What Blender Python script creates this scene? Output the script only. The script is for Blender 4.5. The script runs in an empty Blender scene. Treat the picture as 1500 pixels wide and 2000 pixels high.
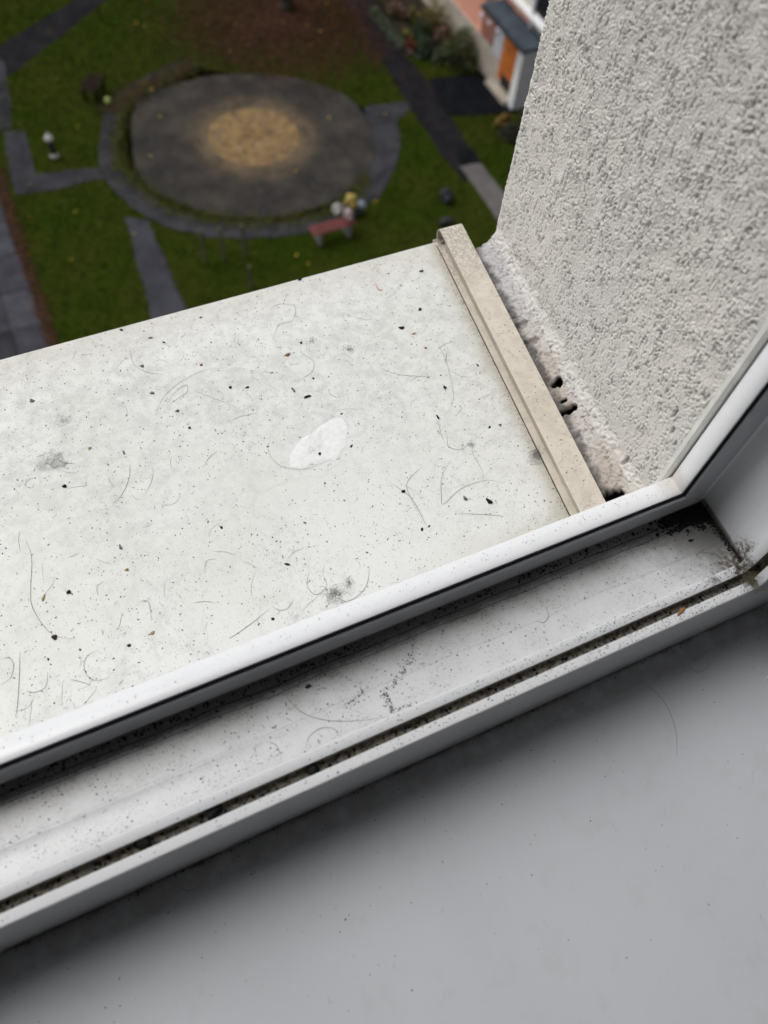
import bpy, bmesh, math, random
import numpy as np
from mathutils import Vector, Matrix

S = bpy.context.scene
random.seed(7)
RNG = np.random.default_rng(11)

# ------------------------------------------------------------------ camera
F = 1543.0                                   # focal length in pixels of a 1500 x 2000 picture
cX = np.array([5459., -1975., 1543.]); cX /= np.linalg.norm(cX)
cD = np.array([-118., 880., 1543.]); cD -= cD.dot(cX) * cX; cD /= np.linalg.norm(cD)
cZ = -cD; cY = np.cross(cZ, cX)
RW = np.array([cX, cY, cZ])                  # world = RW @ (right, down, forward)
cam = bpy.data.objects.new('camera', bpy.data.cameras.new('camera'))
S.collection.objects.link(cam); S.camera = cam
right, down, fwd = RW[:, 0], RW[:, 1], RW[:, 2]
cam.matrix_world = Matrix(((right[0], -down[0], -fwd[0], 0), (right[1], -down[1], -fwd[1], 0),
                           (right[2], -down[2], -fwd[2], 0), (0, 0, 0, 1)))
cd = cam.data
cd.sensor_fit = 'VERTICAL'; cd.sensor_height = 36.0; cd.sensor_width = 27.0
cd.lens = F / 2000 * 36.0
cd.clip_start = 0.02; cd.clip_end = 2000
cd.dof.use_dof = True; cd.dof.focus_distance = 0.52; cd.dof.aperture_fstop = 6.6

# ------------------------------------------------------------------ sky and sun (overcast)
SUN_EL, SUN_AZ = math.radians(52), math.radians(-35)   # azimuth measured from +Y towards +X
w = bpy.data.worlds.new('World'); S.world = w; w.use_nodes = True
nt = w.node_tree; nt.nodes.clear()
out = nt.nodes.new('ShaderNodeOutputWorld'); bg = nt.nodes.new('ShaderNodeBackground')
sky = nt.nodes.new('ShaderNodeTexSky'); sky.sky_type = 'NISHITA'; sky.sun_disc = False
sky.sun_elevation = SUN_EL; sky.sun_rotation = SUN_AZ
sky.dust_density = 4.0; sky.air_density = 1.0; sky.altitude = 100
bw = nt.nodes.new('ShaderNodeRGBToBW'); mx = nt.nodes.new('ShaderNodeMix'); mx.data_type = 'RGBA'
mx.inputs[0].default_value = 0.88                     # an overcast sky: nearly colourless
cb = nt.nodes.new('ShaderNodeCombineColor')
nt.links.new(sky.outputs[0], bw.inputs[0])
for i in range(3): nt.links.new(bw.outputs[0], cb.inputs[i])
nt.links.new(sky.outputs[0], mx.inputs[6]); nt.links.new(cb.outputs[0], mx.inputs[7])
nt.links.new(mx.outputs[2], bg.inputs[0]); bg.inputs[1].default_value = 0.15
nt.links.new(bg.outputs[0], out.inputs[0])
sl = bpy.data.lights.new('sun', 'SUN'); sun = bpy.data.objects.new('sun', sl); S.collection.objects.link(sun)
sl.energy = 0.6; sl.angle = math.radians(40); sl.color = (1.0, 0.975, 0.94)
sd = Vector((math.sin(SUN_AZ) * math.cos(SUN_EL), math.cos(SUN_AZ) * math.cos(SUN_EL), math.sin(SUN_EL)))
sun.rotation_euler = sd.to_track_quat('Z', 'Y').to_euler()
vs = S.view_settings
vs.view_transform = 'Standard'; vs.look = 'None'; vs.gamma = 1; vs.use_curve_mapping = False
vs.exposure = 0.3
S.cycles.max_bounces = 8; S.cycles.diffuse_bounces = 6

# ------------------------------------------------------------------ helpers
def ray(px, py): return RW @ np.array([px - 750., py - 1000., F])
GZ = -17.0                                   # the courtyard lies 17 m below the lens
def at(px, py, z=GZ):
    r = ray(px, py); return r * (z / r[2])
def at_x(px, py, x):
    r = ray(px, py); return r * (x / r[0])
SZ0, SY0, SSL = -0.4405, 0.1676, 0.052          # outer sill plane: slopes away from the window
def sill_z(y): return SZ0 - SSL * (y - SY0)
def at_sill(px, py):
    r = ray(px, py)                          # z = SZ0 - SSL*(y-SY0)
    k = (SZ0 + SSL * SY0) / (r[2] + SSL * r[1]); return r * k
FLOOR_D, LEDGE_D, INNER_D = 0.0262, 0.016, 0.076
def at_plane(px, py, z): return at(px, py, z)

def link(name, me, mats=None, parent=None):
    o = bpy.data.objects.new(name, me); S.collection.objects.link(o)
    if mats:
        for m in (mats if isinstance(mats, (list, tuple)) else [mats]): me.materials.append(m)
    if parent: o.parent = parent
    return o
def tag(o, label=None, cat=None, group=None, kind=None):
    if label: o['label'] = label
    if cat: o['category'] = cat
    if group: o['group'] = group
    if kind: o['kind'] = kind
    return o
def empty(name, loc=(0, 0, 0)):
    o = bpy.data.objects.new(name, None); S.collection.objects.link(o); o.location = loc
    o.empty_display_size = 0.05; return o
def mesh(name, v, f, smooth=False):
    me = bpy.data.meshes.new(name); me.from_pydata([tuple(map(float, p)) for p in v], [], f); me.update()
    if smooth: me.polygons.foreach_set('use_smooth', [True] * len(me.polygons))
    return me
def quick_mesh(name, V, Fq, smooth=True):
    """numpy arrays: V (n,3), Fq (m,3 or 4)"""
    me = bpy.data.meshes.new(name); k = Fq.shape[1]
    me.vertices.add(len(V)); me.vertices.foreach_set('co', V.astype(np.float32).ravel())
    me.loops.add(Fq.size); me.loops.foreach_set('vertex_index', Fq.astype(np.int32).ravel())
    me.polygons.add(len(Fq)); me.polygons.foreach_set('loop_start', np.arange(0, Fq.size, k, dtype=np.int32))
    try: me.polygons.foreach_set('loop_total', np.full(len(Fq), k, dtype=np.int32))
    except Exception: pass
    me.update(calc_edges=True); me.validate()
    if smooth: me.polygons.foreach_set('use_smooth', np.ones(len(Fq), dtype=bool))
    return me
def grid_faces(n, m):
    i = np.arange(n - 1)[:, None] * m + np.arange(m - 1)[None, :]
    i = i.ravel(); return np.stack([i, i + m, i + m + 1, i + 1], 1)
def box(name, lo, hi, mat, parent=None, bevel=0.0, seg=2):
    bm = bmesh.new(); bmesh.ops.create_cube(bm, size=1)
    lo, hi = Vector(lo), Vector(hi); c = (lo + hi) / 2; s = hi - lo
    for v in bm.verts: v.co = Vector((v.co.x * s.x, v.co.y * s.y, v.co.z * s.z)) + c
    if bevel: bmesh.ops.bevel(bm, geom=bm.edges[:], offset=bevel, segments=seg, affect='EDGES', profile=.5)
    me = bpy.data.meshes.new(name); bm.to_mesh(me); bm.free()
    return link(name, me, mat, parent)
def prism(name, pts, z0, z1, mat, parent=None):
    """polygon in plan extruded from z0 to z1"""
    n = len(pts); v = [(p[0], p[1], z0) for p in pts] + [(p[0], p[1], z1) for p in pts]
    f = [tuple(range(n, 2 * n)), tuple(reversed(range(n)))] + [(i, (i + 1) % n, n + (i + 1) % n, n + i) for i in range(n)]
    me = mesh(name, v, f)
    bm = bmesh.new(); bm.from_mesh(me); bmesh.ops.recalc_face_normals(bm, faces=bm.faces[:]); bm.to_mesh(me); bm.free()
    return link(name, me, mat, parent)
def smooth_closed(pts, it=2):
    pts = [np.array(p, float) for p in pts]
    for _ in range(it):
        q = []
        for i in range(len(pts)):
            a, b = pts[i], pts[(i + 1) % len(pts)]
            q += [a * .75 + b * .25, a * .25 + b * .75]
        pts = q
    return pts
def tube(V, Fc, path, rad, sides=3, taper=True):
    """append a thin tube along path to lists"""
    path = [Vector(p) for p in path]; n = len(path); base = len(V)
    for i, p in enumerate(path):
        t = (path[min(i + 1, n - 1)] - path[max(i - 1, 0)]).normalized()
        a = t.cross(Vector((0, 0, 1)));  a = a.normalized() if a.length > 1e-4 else Vector((1, 0, 0))
        b = t.cross(a)
        r = rad * (0.35 + 0.65 * min(1, 4 * min(i, n - 1 - i) / n)) if taper else rad
        for k in range(sides):
            g = 2 * math.pi * k / sides
            V.append(p + a * (r * math.cos(g)) + b * (r * math.sin(g)))
    for i in range(n - 1):
        for k in range(sides):
            a0 = base + i * sides + k; a1 = base + i * sides + (k + 1) % sides
            Fc.append((a0, a1, a1 + sides, a0 + sides))
    Fc.append(tuple(base + k for k in reversed(range(sides)))); Fc.append(tuple(base + (n - 1) * sides + k for k in range(sides)))

# ------------------------------------------------------------------ node material helper
class M:
    def __init__(s, name, rough=0.6, spec=0.5):
        s.m = bpy.data.materials.new(name); s.m.use_nodes = True
        s.n = s.m.node_tree.nodes; s.l = s.m.node_tree.links
        s.b = s.n['Principled BSDF']; s.b.inputs['Roughness'].default_value = rough
        s.b.inputs['Specular IOR Level'].default_value = spec
        s.pos = s.n.new('ShaderNodeNewGeometry').outputs['Position']
    def set(s, sock, v):
        if isinstance(v, bpy.types.NodeSocket): s.l.new(v, sock)
        else: sock.default_value = v
    def c(s, col): return (col[0], col[1], col[2], 1.0)
    def math(s, op, a, b=0.0, c=None, clamp=False):
        n = s.n.new('ShaderNodeMath'); n.operation = op; n.use_clamp = clamp
        s.set(n.inputs[0], a); s.set(n.inputs[1], b)
        if c is not None: s.set(n.inputs[2], c)
        return n.outputs[0]
    def mix(s, f, a, b):
        n = s.n.new('ShaderNodeMix'); n.data_type = 'RGBA'
        s.set(n.inputs[0], f)
        s.set(n.inputs[6], a if isinstance(a, bpy.types.NodeSocket) else s.c(a))
        s.set(n.inputs[7], b if isinstance(b, bpy.types.NodeSocket) else s.c(b))
        return n.outputs[2]
    def noise(s, scale, detail=3, rough=.5, stretch=None, rot=None, off=None, dist=0.0):
        v = s.pos
        if stretch or rot or off:
            mp = s.n.new('ShaderNodeMapping'); s.l.new(v, mp.inputs[0])
            if stretch: mp.inputs['Scale'].default_value = stretch
            if rot: mp.inputs['Rotation'].default_value = rot
            if off: mp.inputs['Location'].default_value = off
            v = mp.outputs[0]
        n = s.n.new('ShaderNodeTexNoise'); s.l.new(v, n.inputs['Vector'])
        n.inputs['Scale'].default_value = scale; n.inputs['Detail'].default_value = detail
        n.inputs['Roughness'].default_value = rough; n.inputs['Distortion'].default_value = dist
        return n.outputs[0]
    def voro(s, scale, feature='F1', out='Distance', rand=1.0):
        n = s.n.new('ShaderNodeTexVoronoi'); n.feature = feature; s.l.new(s.pos, n.inputs['Vector'])
        n.inputs['Scale'].default_value = scale; n.inputs['Randomness'].default_value = rand
        return n.outputs[out]
    def ramp(s, v, a, b, lo=0.0, hi=1.0):
        n = s.n.new('ShaderNodeMapRange'); n.interpolation_type = 'SMOOTHSTEP'
        s.set(n.inputs[0], v); n.inputs[1].default_value = a; n.inputs[2].default_value = b
        n.inputs[3].default_value = lo; n.inputs[4].default_value = hi
        return n.outputs[0]
    def xyz(s):
        n = s.n.new('ShaderNodeSeparateXYZ'); s.l.new(s.pos, n.inputs[0]); return n.outputs
    def lin(s, cx, cy, cz, c0):
        x, y, z = s.xyz()
        v = s.math('MULTIPLY_ADD', x, cx, c0); v = s.math('MULTIPLY_ADD', y, cy, v); return s.math('MULTIPLY_ADD', z, cz, v)
    def dist(s, p):
        n = s.n.new('ShaderNodeVectorMath'); n.operation = 'DISTANCE'; s.l.new(s.pos, n.inputs[0]); n.inputs[1].default_value = p
        return n.outputs['Value']
    def bump(s, h, strength=0.3, dist=0.001):
        n = s.n.new('ShaderNodeBump'); n.inputs['Strength'].default_value = strength; n.inputs['Distance'].default_value = dist
        s.set(n.inputs['Height'], h); s.l.new(n.outputs[0], s.b.inputs['Normal'])
    def col(s, v):
        s.set(s.b.inputs['Base Color'], v if isinstance(v, bpy.types.NodeSocket) else s.c(v)); return s.m
    def rough(s, v): s.set(s.b.inputs['Roughness'], v)
def flat(name, col, rough=.7, var=.25, scale=30, spec=.4, bump=0, bd=.002):
    m = M(name, rough, spec); n = m.noise(scale, 4, .6)
    a = tuple(x * (1 - var) for x in col); b = tuple(min(1, x * (1 + var)) for x in col)
    if bump: m.bump(n, bump, bd)
    return m.col(m.mix(m.ramp(n, .3, .7), a, b))

# ==================================================================== NEAR: window, sill, wall
X0, T0 = 0.2782, 0.380                         # gasket seam: jamb x and depth below the lens
XL, ZT = -1.00, 0.92                           # the other jamb and the head, outside the frame
YF = 0.4170                                    # face of the facade
SPL, RX0, RY0 = 0.139, 0.2803, 0.1515            # splayed reveal
def rev_x(y): return RX0 + SPL * (y - RY0)
def cap_l(y): return 0.2420 + 0.1404 * (y - 0.168)
def cap_r(y): return 0.2605 + 0.148 * (y - 0.163)

# ---- materials of the near things
def grime(m, base, amt_small=1.0):
    """fine dirt: dashes, dots and grey clouds"""
    rot = (0, 0, math.radians(-62))
    d1 = m.ramp(m.noise(1500, 1, .5, stretch=(1, .45, 1), rot=rot), .66, .76)
    d2 = m.ramp(m.noise(640, 2, .5, off=(3, 1, 0)), .68, .76)
    cl = m.noise(14, 5, .65, off=(1, 2, 3)); clm = m.ramp(cl, .38, .64)
    cl2 = m.ramp(m.noise(70, 6, .75), .45, .75)
    k = m.math('MULTIPLY', d1, m.math('MULTIPLY_ADD', clm, .50 * amt_small, .38 * amt_small))
    c = m.mix(m.math('MULTIPLY', m.math('MULTIPLY', clm, cl2), .38 * amt_small), base, (.40, .40, .395))
    c = m.mix(m.math('MULTIPLY', m.ramp(m.noise(260, 4, .75, off=(8, 8, 2)), .50, .70), m.math('MULTIPLY_ADD', clm, .32 * amt_small, .06 * amt_small)), c, (.34, .34, .34))
    c = m.mix(k, c, (.12, .12, .115))
    c = m.mix(m.math('MULTIPLY', d2, .55 * amt_small), c, (.08, .08, .075))
    return c, cl
m = M('white_sill_paint', .38, .42)
c, cl = grime(m, (.80, .81, .79))
wide = m.ramp(m.noise(5, 3, .5, off=(4, 4, 1)), .35, .7)
c = m.mix(m.math('MULTIPLY', wide, .45), c, (.68, .69, .63))
st = m.noise(26, 4, .6, stretch=(1, .10, 1)); st2 = m.noise(90, 3, .6, stretch=(1, .06, 1), off=(2, 0, 0))
c = m.mix(m.math('MULTIPLY', m.ramp(st, .48, .70), .10), c, (.56, .56, .52))
c = m.mix(m.math('MULTIPLY', m.math('MULTIPLY', m.ramp(st2, .56, .72), m.ramp(st, .4, .6)), .12), c, (.50, .50, .47))
wm = m.math('ABSOLUTE', m.math('SUBTRACT', m.noise(11, 3, .5, off=(7, 3, 1)), .5)); c = m.mix(m.math('MULTIPLY', m.ramp(wm, .012, .002), .10), c, (.45, .44, .40))
xo, yo, zo = m.xyz(); outer_d = m.ramp(m.math('MULTIPLY_ADD', cl, .20, yo), .26, .46); c = m.mix(m.math('MULTIPLY', m.math('MULTIPLY', outer_d, m.ramp(m.noise(110, 5, .75), .40, .64)), .36), c, (.42, .42, .41))
dcap = m.lin(-1, .1404, 0, .2420 - .1404 * .168)                 # distance left of the end cap
nz = m.noise(45, 4, .6)
edge = m.math('MULTIPLY', m.ramp(m.math('ADD', dcap, m.math('MULTIPLY', nz, .012)), .020, .004), .62)
c = m.mix(edge, c, (.43, .37, .28))
x, y, z = m.xyz()
fr = m.math('MULTIPLY', m.ramp(m.math('MULTIPLY_ADD', nz, .02, y), .195, .165), m.ramp(x, .10, .24))
c = m.mix(m.math('MULTIPLY', fr, .5), c, (.42, .37, .27))
out_e = m.math('MULTIPLY', m.ramp(m.math('MULTIPLY_ADD', nz, -.03, y), .385, .425), .35)
c = m.mix(out_e, c, (.52, .47, .40))
for (px, py, r, s_) in ((107, 900, .009, .48), (127, 822, .006, .35)):
    p = at_sill(px, py)
    dd = m.math('SUBTRACT', m.math('MULTIPLY_ADD', m.noise(110, 5, .8, off=(px, 0, 0)), .046, m.dist(tuple(p))), .0215)
    c = m.mix(m.math('MULTIPLY', m.ramp(dd, r + .004, r * .45), s_), c, (.20, .20, .21))
m.bump(m.noise(420, 4, .6), .12, .0006); m.rough(m.ramp(cl, .3, .7, .30, .5)); M_SILL = m.col(c)

def frame_mat(name, warm):
    m = M(name, .30, .5)
    c, cl = grime(m, (.785, .80, .825), .22)
    c = m.mix(warm, c, (.72, .69, .62)); m.rough(.28); return m, c
m, c = frame_mat('white_frame_plastic', .04)
x, y, z = m.xyz()
# mould and dust settled in the rebate: dark against the upstand, thinning towards the room
n1 = m.noise(60, 5, .7); n2 = m.noise(420, 4, .7); n3 = m.noise(1300, 2, .5)
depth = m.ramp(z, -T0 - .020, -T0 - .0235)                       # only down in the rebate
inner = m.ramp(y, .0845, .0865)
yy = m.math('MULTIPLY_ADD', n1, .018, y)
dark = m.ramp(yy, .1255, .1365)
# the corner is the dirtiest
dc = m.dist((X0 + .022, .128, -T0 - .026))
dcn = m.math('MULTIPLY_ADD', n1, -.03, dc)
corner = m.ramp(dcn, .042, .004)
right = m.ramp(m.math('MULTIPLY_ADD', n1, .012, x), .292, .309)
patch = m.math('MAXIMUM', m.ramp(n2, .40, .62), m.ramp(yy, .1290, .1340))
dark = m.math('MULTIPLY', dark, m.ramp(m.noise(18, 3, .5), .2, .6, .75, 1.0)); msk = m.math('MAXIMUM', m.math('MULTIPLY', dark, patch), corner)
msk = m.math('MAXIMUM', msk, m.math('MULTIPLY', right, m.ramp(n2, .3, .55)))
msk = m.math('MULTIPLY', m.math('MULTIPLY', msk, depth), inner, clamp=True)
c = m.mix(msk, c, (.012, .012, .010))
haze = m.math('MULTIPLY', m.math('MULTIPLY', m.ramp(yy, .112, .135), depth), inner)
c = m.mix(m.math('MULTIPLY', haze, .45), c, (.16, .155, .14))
# dots and dashes over the whole rebate
c = m.mix(m.math('MULTIPLY', m.math('MULTIPLY', depth, inner), m.ramp(n1, .2, .7, .28, .42)), c, (.40, .40, .39))
d3 = m.math('MULTIPLY', m.math('MULTIPLY', m.ramp(n3, .60, .68), m.ramp(n1, .35, .6)), m.math('MULTIPLY', depth, inner))
c = m.mix(m.math('MULTIPLY', d3, .55), c, (.08, .08, .075))
# thin dark scratch lines running along the rebate
wob = m.math('MULTIPLY_ADD', m.noise(25, 3, .5), .004, y)
for yl, wd, s_ in ((.1272, .00035, .9), (.1228, .0003, .6), (.1045, .00045, .10)):
    ln = m.math('LESS_THAN', m.math('ABSOLUTE', m.math('SUBTRACT', wob, yl + .002)), wd)
    c = m.mix(m.math('MULTIPLY', m.math('MULTIPLY', ln, m.math('MULTIPLY', depth, inner)), s_), c, (.03, .03, .03))
# dirty weld at the lower right corner of the outer lip
dw = m.math('MULTIPLY_ADD', n2, -.010, m.dist((X0 + .002, .139, -T0 - .002)))
c = m.mix(m.math('MULTIPLY', m.ramp(dw, .014, .001), .55), c, (.50, .45, .38))
# grime at the end of the inner strips, and in the crease above the room sill
d2w = m.math('MULTIPLY_ADD', n2, -.018, m.dist((X0 + .020, .084, -T0 - .020)))
c = m.mix(m.math('MULTIPLY', m.ramp(d2w, .010, .000), m.ramp(n2, .35, .6)), c, (.09, .07, .05))
low = m.ramp(m.math('MULTIPLY_ADD', n1, -.006, z), -T0 - INNER_D + .002, -T0 - INNER_D - .003)
c = m.mix(m.math('MULTIPLY', low, .45), c, (.10, .09, .08))
m.bump(m.noise(900, 2, .5), .05, .0004)
M_FRAME = m.col(c)
m = M('groove_dirt', .9, .1)
M_GROOVE = m.col(m.mix(m.ramp(m.noise(350, 5, .7), .42, .62), (.34, .31, .265), (.10, .09, .075)))
M_GASKET = flat('grey_rubber', (.36, .37, .40), .35, .05, 120, .5)
M_SEAM = flat('black_rubber', (.006, .006, .007), .9, .2, 120, .1)
m = M('beige_end_cap_paint', .55, .3)
n = m.noise(90, 5, .65); n2 = m.noise(500, 4, .6)
c = m.mix(m.ramp(n, .35, .7), (.68, .625, .54), (.56, .515, .44))
c = m.mix(m.math('MULTIPLY', m.ramp(n2, .60, .72), .5), c, (.20, .17, .14))
x, y, z = m.xyz()
tip = m.ramp(m.math('MULTIPLY_ADD', n, .03, y), .375, .43)
c = m.mix(m.math('MULTIPLY', tip, m.ramp(n2, .42, .58)), c, (.42, .38, .33))
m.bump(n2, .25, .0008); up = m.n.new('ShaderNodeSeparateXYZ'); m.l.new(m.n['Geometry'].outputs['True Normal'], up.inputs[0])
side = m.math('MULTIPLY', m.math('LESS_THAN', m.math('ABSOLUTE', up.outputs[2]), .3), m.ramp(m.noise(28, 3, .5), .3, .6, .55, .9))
c = m.mix(side, c, (.36, .325, .27))  # upright faces get a darker colour, their shade painted in
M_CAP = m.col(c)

def plaster_mat(name, micro=True):
    m = M(name, .9, .15)
    n1 = m.noise(9, 5, .6); n2 = m.noise(260, 3, .6)
    c = m.mix(m.ramp(n1, .3, .7), (.74, .708, .668), (.67, .652, .628))
    if not micro:
        m.bump(m.noise(330, 4, .65), .9, .004); return m.col(c)
    ws = m.noise(30, 4, .6, stretch=(1, 1, .15)); c = m.mix(m.math('MULTIPLY', m.ramp(ws, .50, .72), .22), c, (.50, .485, .46))
    c = m.mix(m.math('MULTIPLY', m.ramp(m.noise(120, 3, .6), .5, .7), .15), c, (.52, .50, .47))
    a = m.n.new('ShaderNodeAttribute'); a.attribute_name = 'pit'
    c = m.mix(m.math('MULTIPLY', m.math('POWER', a.outputs['Fac'], 1.3), 1.0, clamp=True), c, (.045, .042, .040))     # pits and crack lines coloured darker
    a2 = m.n.new('ShaderNodeAttribute'); a2.attribute_name = 'height_above_sill'
    h = m.math('MULTIPLY_ADD', n1, .02, a2.outputs['Fac'])
    x, y, z = m.xyz()
    # smeared filler near the sill: lilac grey outside, rusty brown nearer the window, black at the crack
    fill = m.ramp(h, .036, .022)
    c = m.mix(m.math('MULTIPLY', fill, .75), c, m.mix(m.ramp(y, .26, .36), (.47, .435, .41), (.43, .42, .44)))
    n3 = m.noise(70, 5, .7, stretch=(1, .35, 1))
    rust = m.math('MULTIPLY', m.math('MULTIPLY', m.ramp(h, .042, .022), m.ramp(n3, .42, .62)), m.ramp(y, .36, .28))
    c = m.mix(m.math('MULTIPLY', rust, .42), c, (.33, .26, .18))
    n4 = m.noise(75, 4, .6)
    crack = m.math('MULTIPLY', m.ramp(m.math('MULTIPLY_ADD', n4, .0050, a2.outputs['Fac']), .0156, .0138), .75)
    c = m.mix(crack, c, (.035, .032, .034))
    a3 = m.n.new('ShaderNodeAttribute'); a3.attribute_name = 'hole'
    c = m.mix(m.ramp(a3.outputs['Fac'], .12, .45), c, (.008, .008, .008))  # holes blackened, the shade inside them put into the colour
    m.bump(m.noise(900, 2, .5), .10, .0004)
    return m.col(c)
M_PLASTER = plaster_mat('rough_plaster'); M_PLASTER_FAR = plaster_mat('rough_plaster_wall', False)
m = M('room_sill_paint', .45, .4)
n1 = m.noise(9, 3, .5); n2 = m.noise(1000, 2, .5)
c = m.mix(m.ramp(n1, .3, .7), (.60, .62, .655), (.575, .595, .63))
x, y, z = m.xyz()
yy = m.math('MULTIPLY_ADD', m.noise(55, 5, .7), .010, y)
band = m.math('MULTIPLY', m.ramp(yy, .0595, .0625), m.ramp(m.noise(90, 4, .6), .30, .62))
c = m.mix(m.math('MULTIPLY', band, .35), c, (.25, .24, .22))
crease = m.ramp(m.math('MULTIPLY_ADD', m.noise(130, 4, .7), .006, y), .0700, .0725)
c = m.mix(m.math('MULTIPLY', crease, m.ramp(m.noise(60, 4, .7), .35, .6, .15, .6)), c, (.08, .08, .08))
c = m.mix(m.math('MULTIPLY', m.ramp(n2, .72, .76), .25), c, (.15, .15, .15))
sm1 = m.noise(16, 5, .7, stretch=(1, .3, 1), rot=(0, 0, .5)); sm2 = m.noise(60, 4, .7, off=(5, 2, 0))
m.rough(m.ramp(sm1, .3, .7, .30, .55))
c = m.mix(m.math('MULTIPLY', m.ramp(sm2, .52, .72), .10), c, (.36, .35, .33))
m.bump(m.noise(700, 3, .6), .10, .0004); M_ROOMSILL = m.col(c)
M_ROOM = flat('room_wall_paint', (.42, .42, .42), .85, .04, 3)
M_WOOD = flat('room_floor_wood', (.30, .21, .13), .5, .3, 5)
M_TRIM = flat('dusty_trim_plastic', (.80, .79, .75), .5, .10, 60)

# ---- window frame: one profile swept round the opening, four mitred rails
win = empty('window_frame', (X0, .11, -T0 - .016))
tag(win, 'white plastic window frame with grimy rebate between room sill and outer sill', 'window frame')
def fil(a, b, c, r, n=4):
    """rounded corner at b"""
    a, b, c = (np.array(p, float) for p in (a, b, c))
    u = (a - b) / np.linalg.norm(a - b); v = (c - b) / np.linalg.norm(c - b)
    p, q = b + u * r, b + v * r
    return [tuple((1 - t) ** 2 * p + 2 * t * (1 - t) * b + t * t * q) for t in np.linspace(0, 1, n)]
# profile points are (y, d): d = distance below / outside the gasket seam
prof = []
prof += [(.147, .0757), (.147, .012)]
prof += fil((.147, .012), (.1475, .0035), (.140, -.0004), .0035, 5)
prof += [(.141, .0001), (.1365, -.0008)]
prof += fil((.1365, -.0008), (.1330, -.0006), (.1327, .0015), .0008, 3)
prof += [(.1327, .0240)]
prof += fil((.1327, .0240), (.1327, FLOOR_D), (.1297, FLOOR_D), .0008, 3)
prof += [(.1210, FLOOR_D - .0003), (.1207, FLOOR_D - .0006), (.1035, FLOOR_D - .0012), (.1031, FLOOR_D - .0015), (.0892, FLOOR_D - .0022)]
prof += [(.0866, FLOOR_D - .0022), (.0864, LEDGE_D + .0006)]
prof += [(.0860, LEDGE_D + .0001), (.0812, LEDGE_D)]
prof += [(.0806, LEDGE_D + .0004), (.0806, LEDGE_D + .0065)]
prof += [(.0752, LEDGE_D + .0065), (.0752, LEDGE_D + .0005)]
prof += [(.0749, LEDGE_D)] + fil((.0749, LEDGE_D), (.0693, LEDGE_D + .0002), (.0693, LEDGE_D + .004), .0011, 4)
prof += [(.0693, .0757)]
GROOVE = [i for i, p in enumerate(prof) if abs(p[1] - LEDGE_D - .0065) < 1e-6]
def corners(d):
    return {'br': (X0 + d, -T0 - d), 'bl': (XL - d, -T0 - d), 'tr': (X0 + d, ZT + d), 'tl': (XL - d, ZT + d)}
def rail(name, a, b, pr, mats, parent, label=None, nseg=1, closed=True, groove=()):
    v = []; nn = len(pr)
    for k in range(nseg + 1):
        t = k / nseg
        for (y_, d_) in pr:
            A, B = corners(d_)[a], corners(d_)[b]
            v.append((A[0] * (1 - t) + B[0] * t, y_, A[1] * (1 - t) + B[1] * t))
    f = []; mi = []
    for k in range(nseg):
        for i in range(nn if closed else nn - 1):
            j = (i + 1) % nn; f.append((k * nn + i, k * nn + j, (k + 1) * nn + j, (k + 1) * nn + i))
            mi.append(1 if (i in groove) else 0)
    if closed:
        f += [tuple(reversed(range(nn))), tuple(nseg * nn + i for i in range(nn))]; mi += [0, 0]
    me = mesh(name, v, f, True); bm = bmesh.new(); bm.from_mesh(me)
    bmesh.ops.recalc_face_normals(bm, faces=bm.faces[:]); bm.to_mesh(me); bm.free()
    o = link(name, me, mats, parent); o.matrix_parent_inverse = parent.matrix_world.inverted()
    me.polygons.foreach_set('material_index', mi)
    md = o.modifiers.new('split', 'EDGE_SPLIT'); md.split_angle = math.radians(38)
    if label: o['label'] = label
    return o
bpy.context.view_layer.update()
g0 = GROOVE[0] - 0
gset = {GROOVE[0] - 1, GROOVE[0], GROOVE[1]}
rails = {}
rails['b'] = rail('bottom_rail', 'bl', 'br', prof, [M_FRAME, M_GROOVE], win, 'dirty lower rail of the frame', groove=gset)
rails['r'] = rail('side_rail', 'br', 'tr', prof, [M_FRAME, M_GROOVE], win, 'upright rail beside the rough plaster', groove=gset)
rail('side_rail', 'tl', 'bl', prof, [M_FRAME, M_GROOVE], win, groove=gset)
rail('top_rail', 'tr', 'tl', prof, [M_FRAME, M_GROOVE], win, groove=gset)
# black gasket seam and the soft grey lip below it
seam = [(.1329, .0001), (.1319, -.0001), (.1317, .0020), (.1329, .0022)]
lip = [(.1330, .0017), (.1316, .0015)] + fil((.1316, .0015), (.1298, .0019), (.1299, .0085), .0016, 7) + [(.1300, .0085), (.1305, .0150), (.1311, .0195), (.1322, .0205), (.1328, .0205)]
for a, b in (('bl', 'br'), ('br', 'tr'), ('tl', 'bl'), ('tr', 'tl')):
    rail('gasket', a, b, seam, [M_SEAM], win, 'thin black rubber line')
    rail('gasket_lip', a, b, lip, [M_GASKET], win, 'soft grey rubber lip')
# loose trim between the upright rail and the plaster
tv = [(.2834, .1478), (.2808, .1479), (.2797, .1498), (.2799, .1526), (.2834, .1526)]
prism('plaster_trim', tv, -T0 - .04, ZT, M_TRIM, None)
trim = bpy.data.objects['plaster_trim']
trim.parent = win; trim.matrix_parent_inverse = win.matrix_world.inverted(); trim['label'] = 'dusty strip between upright rail and plaster'

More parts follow.
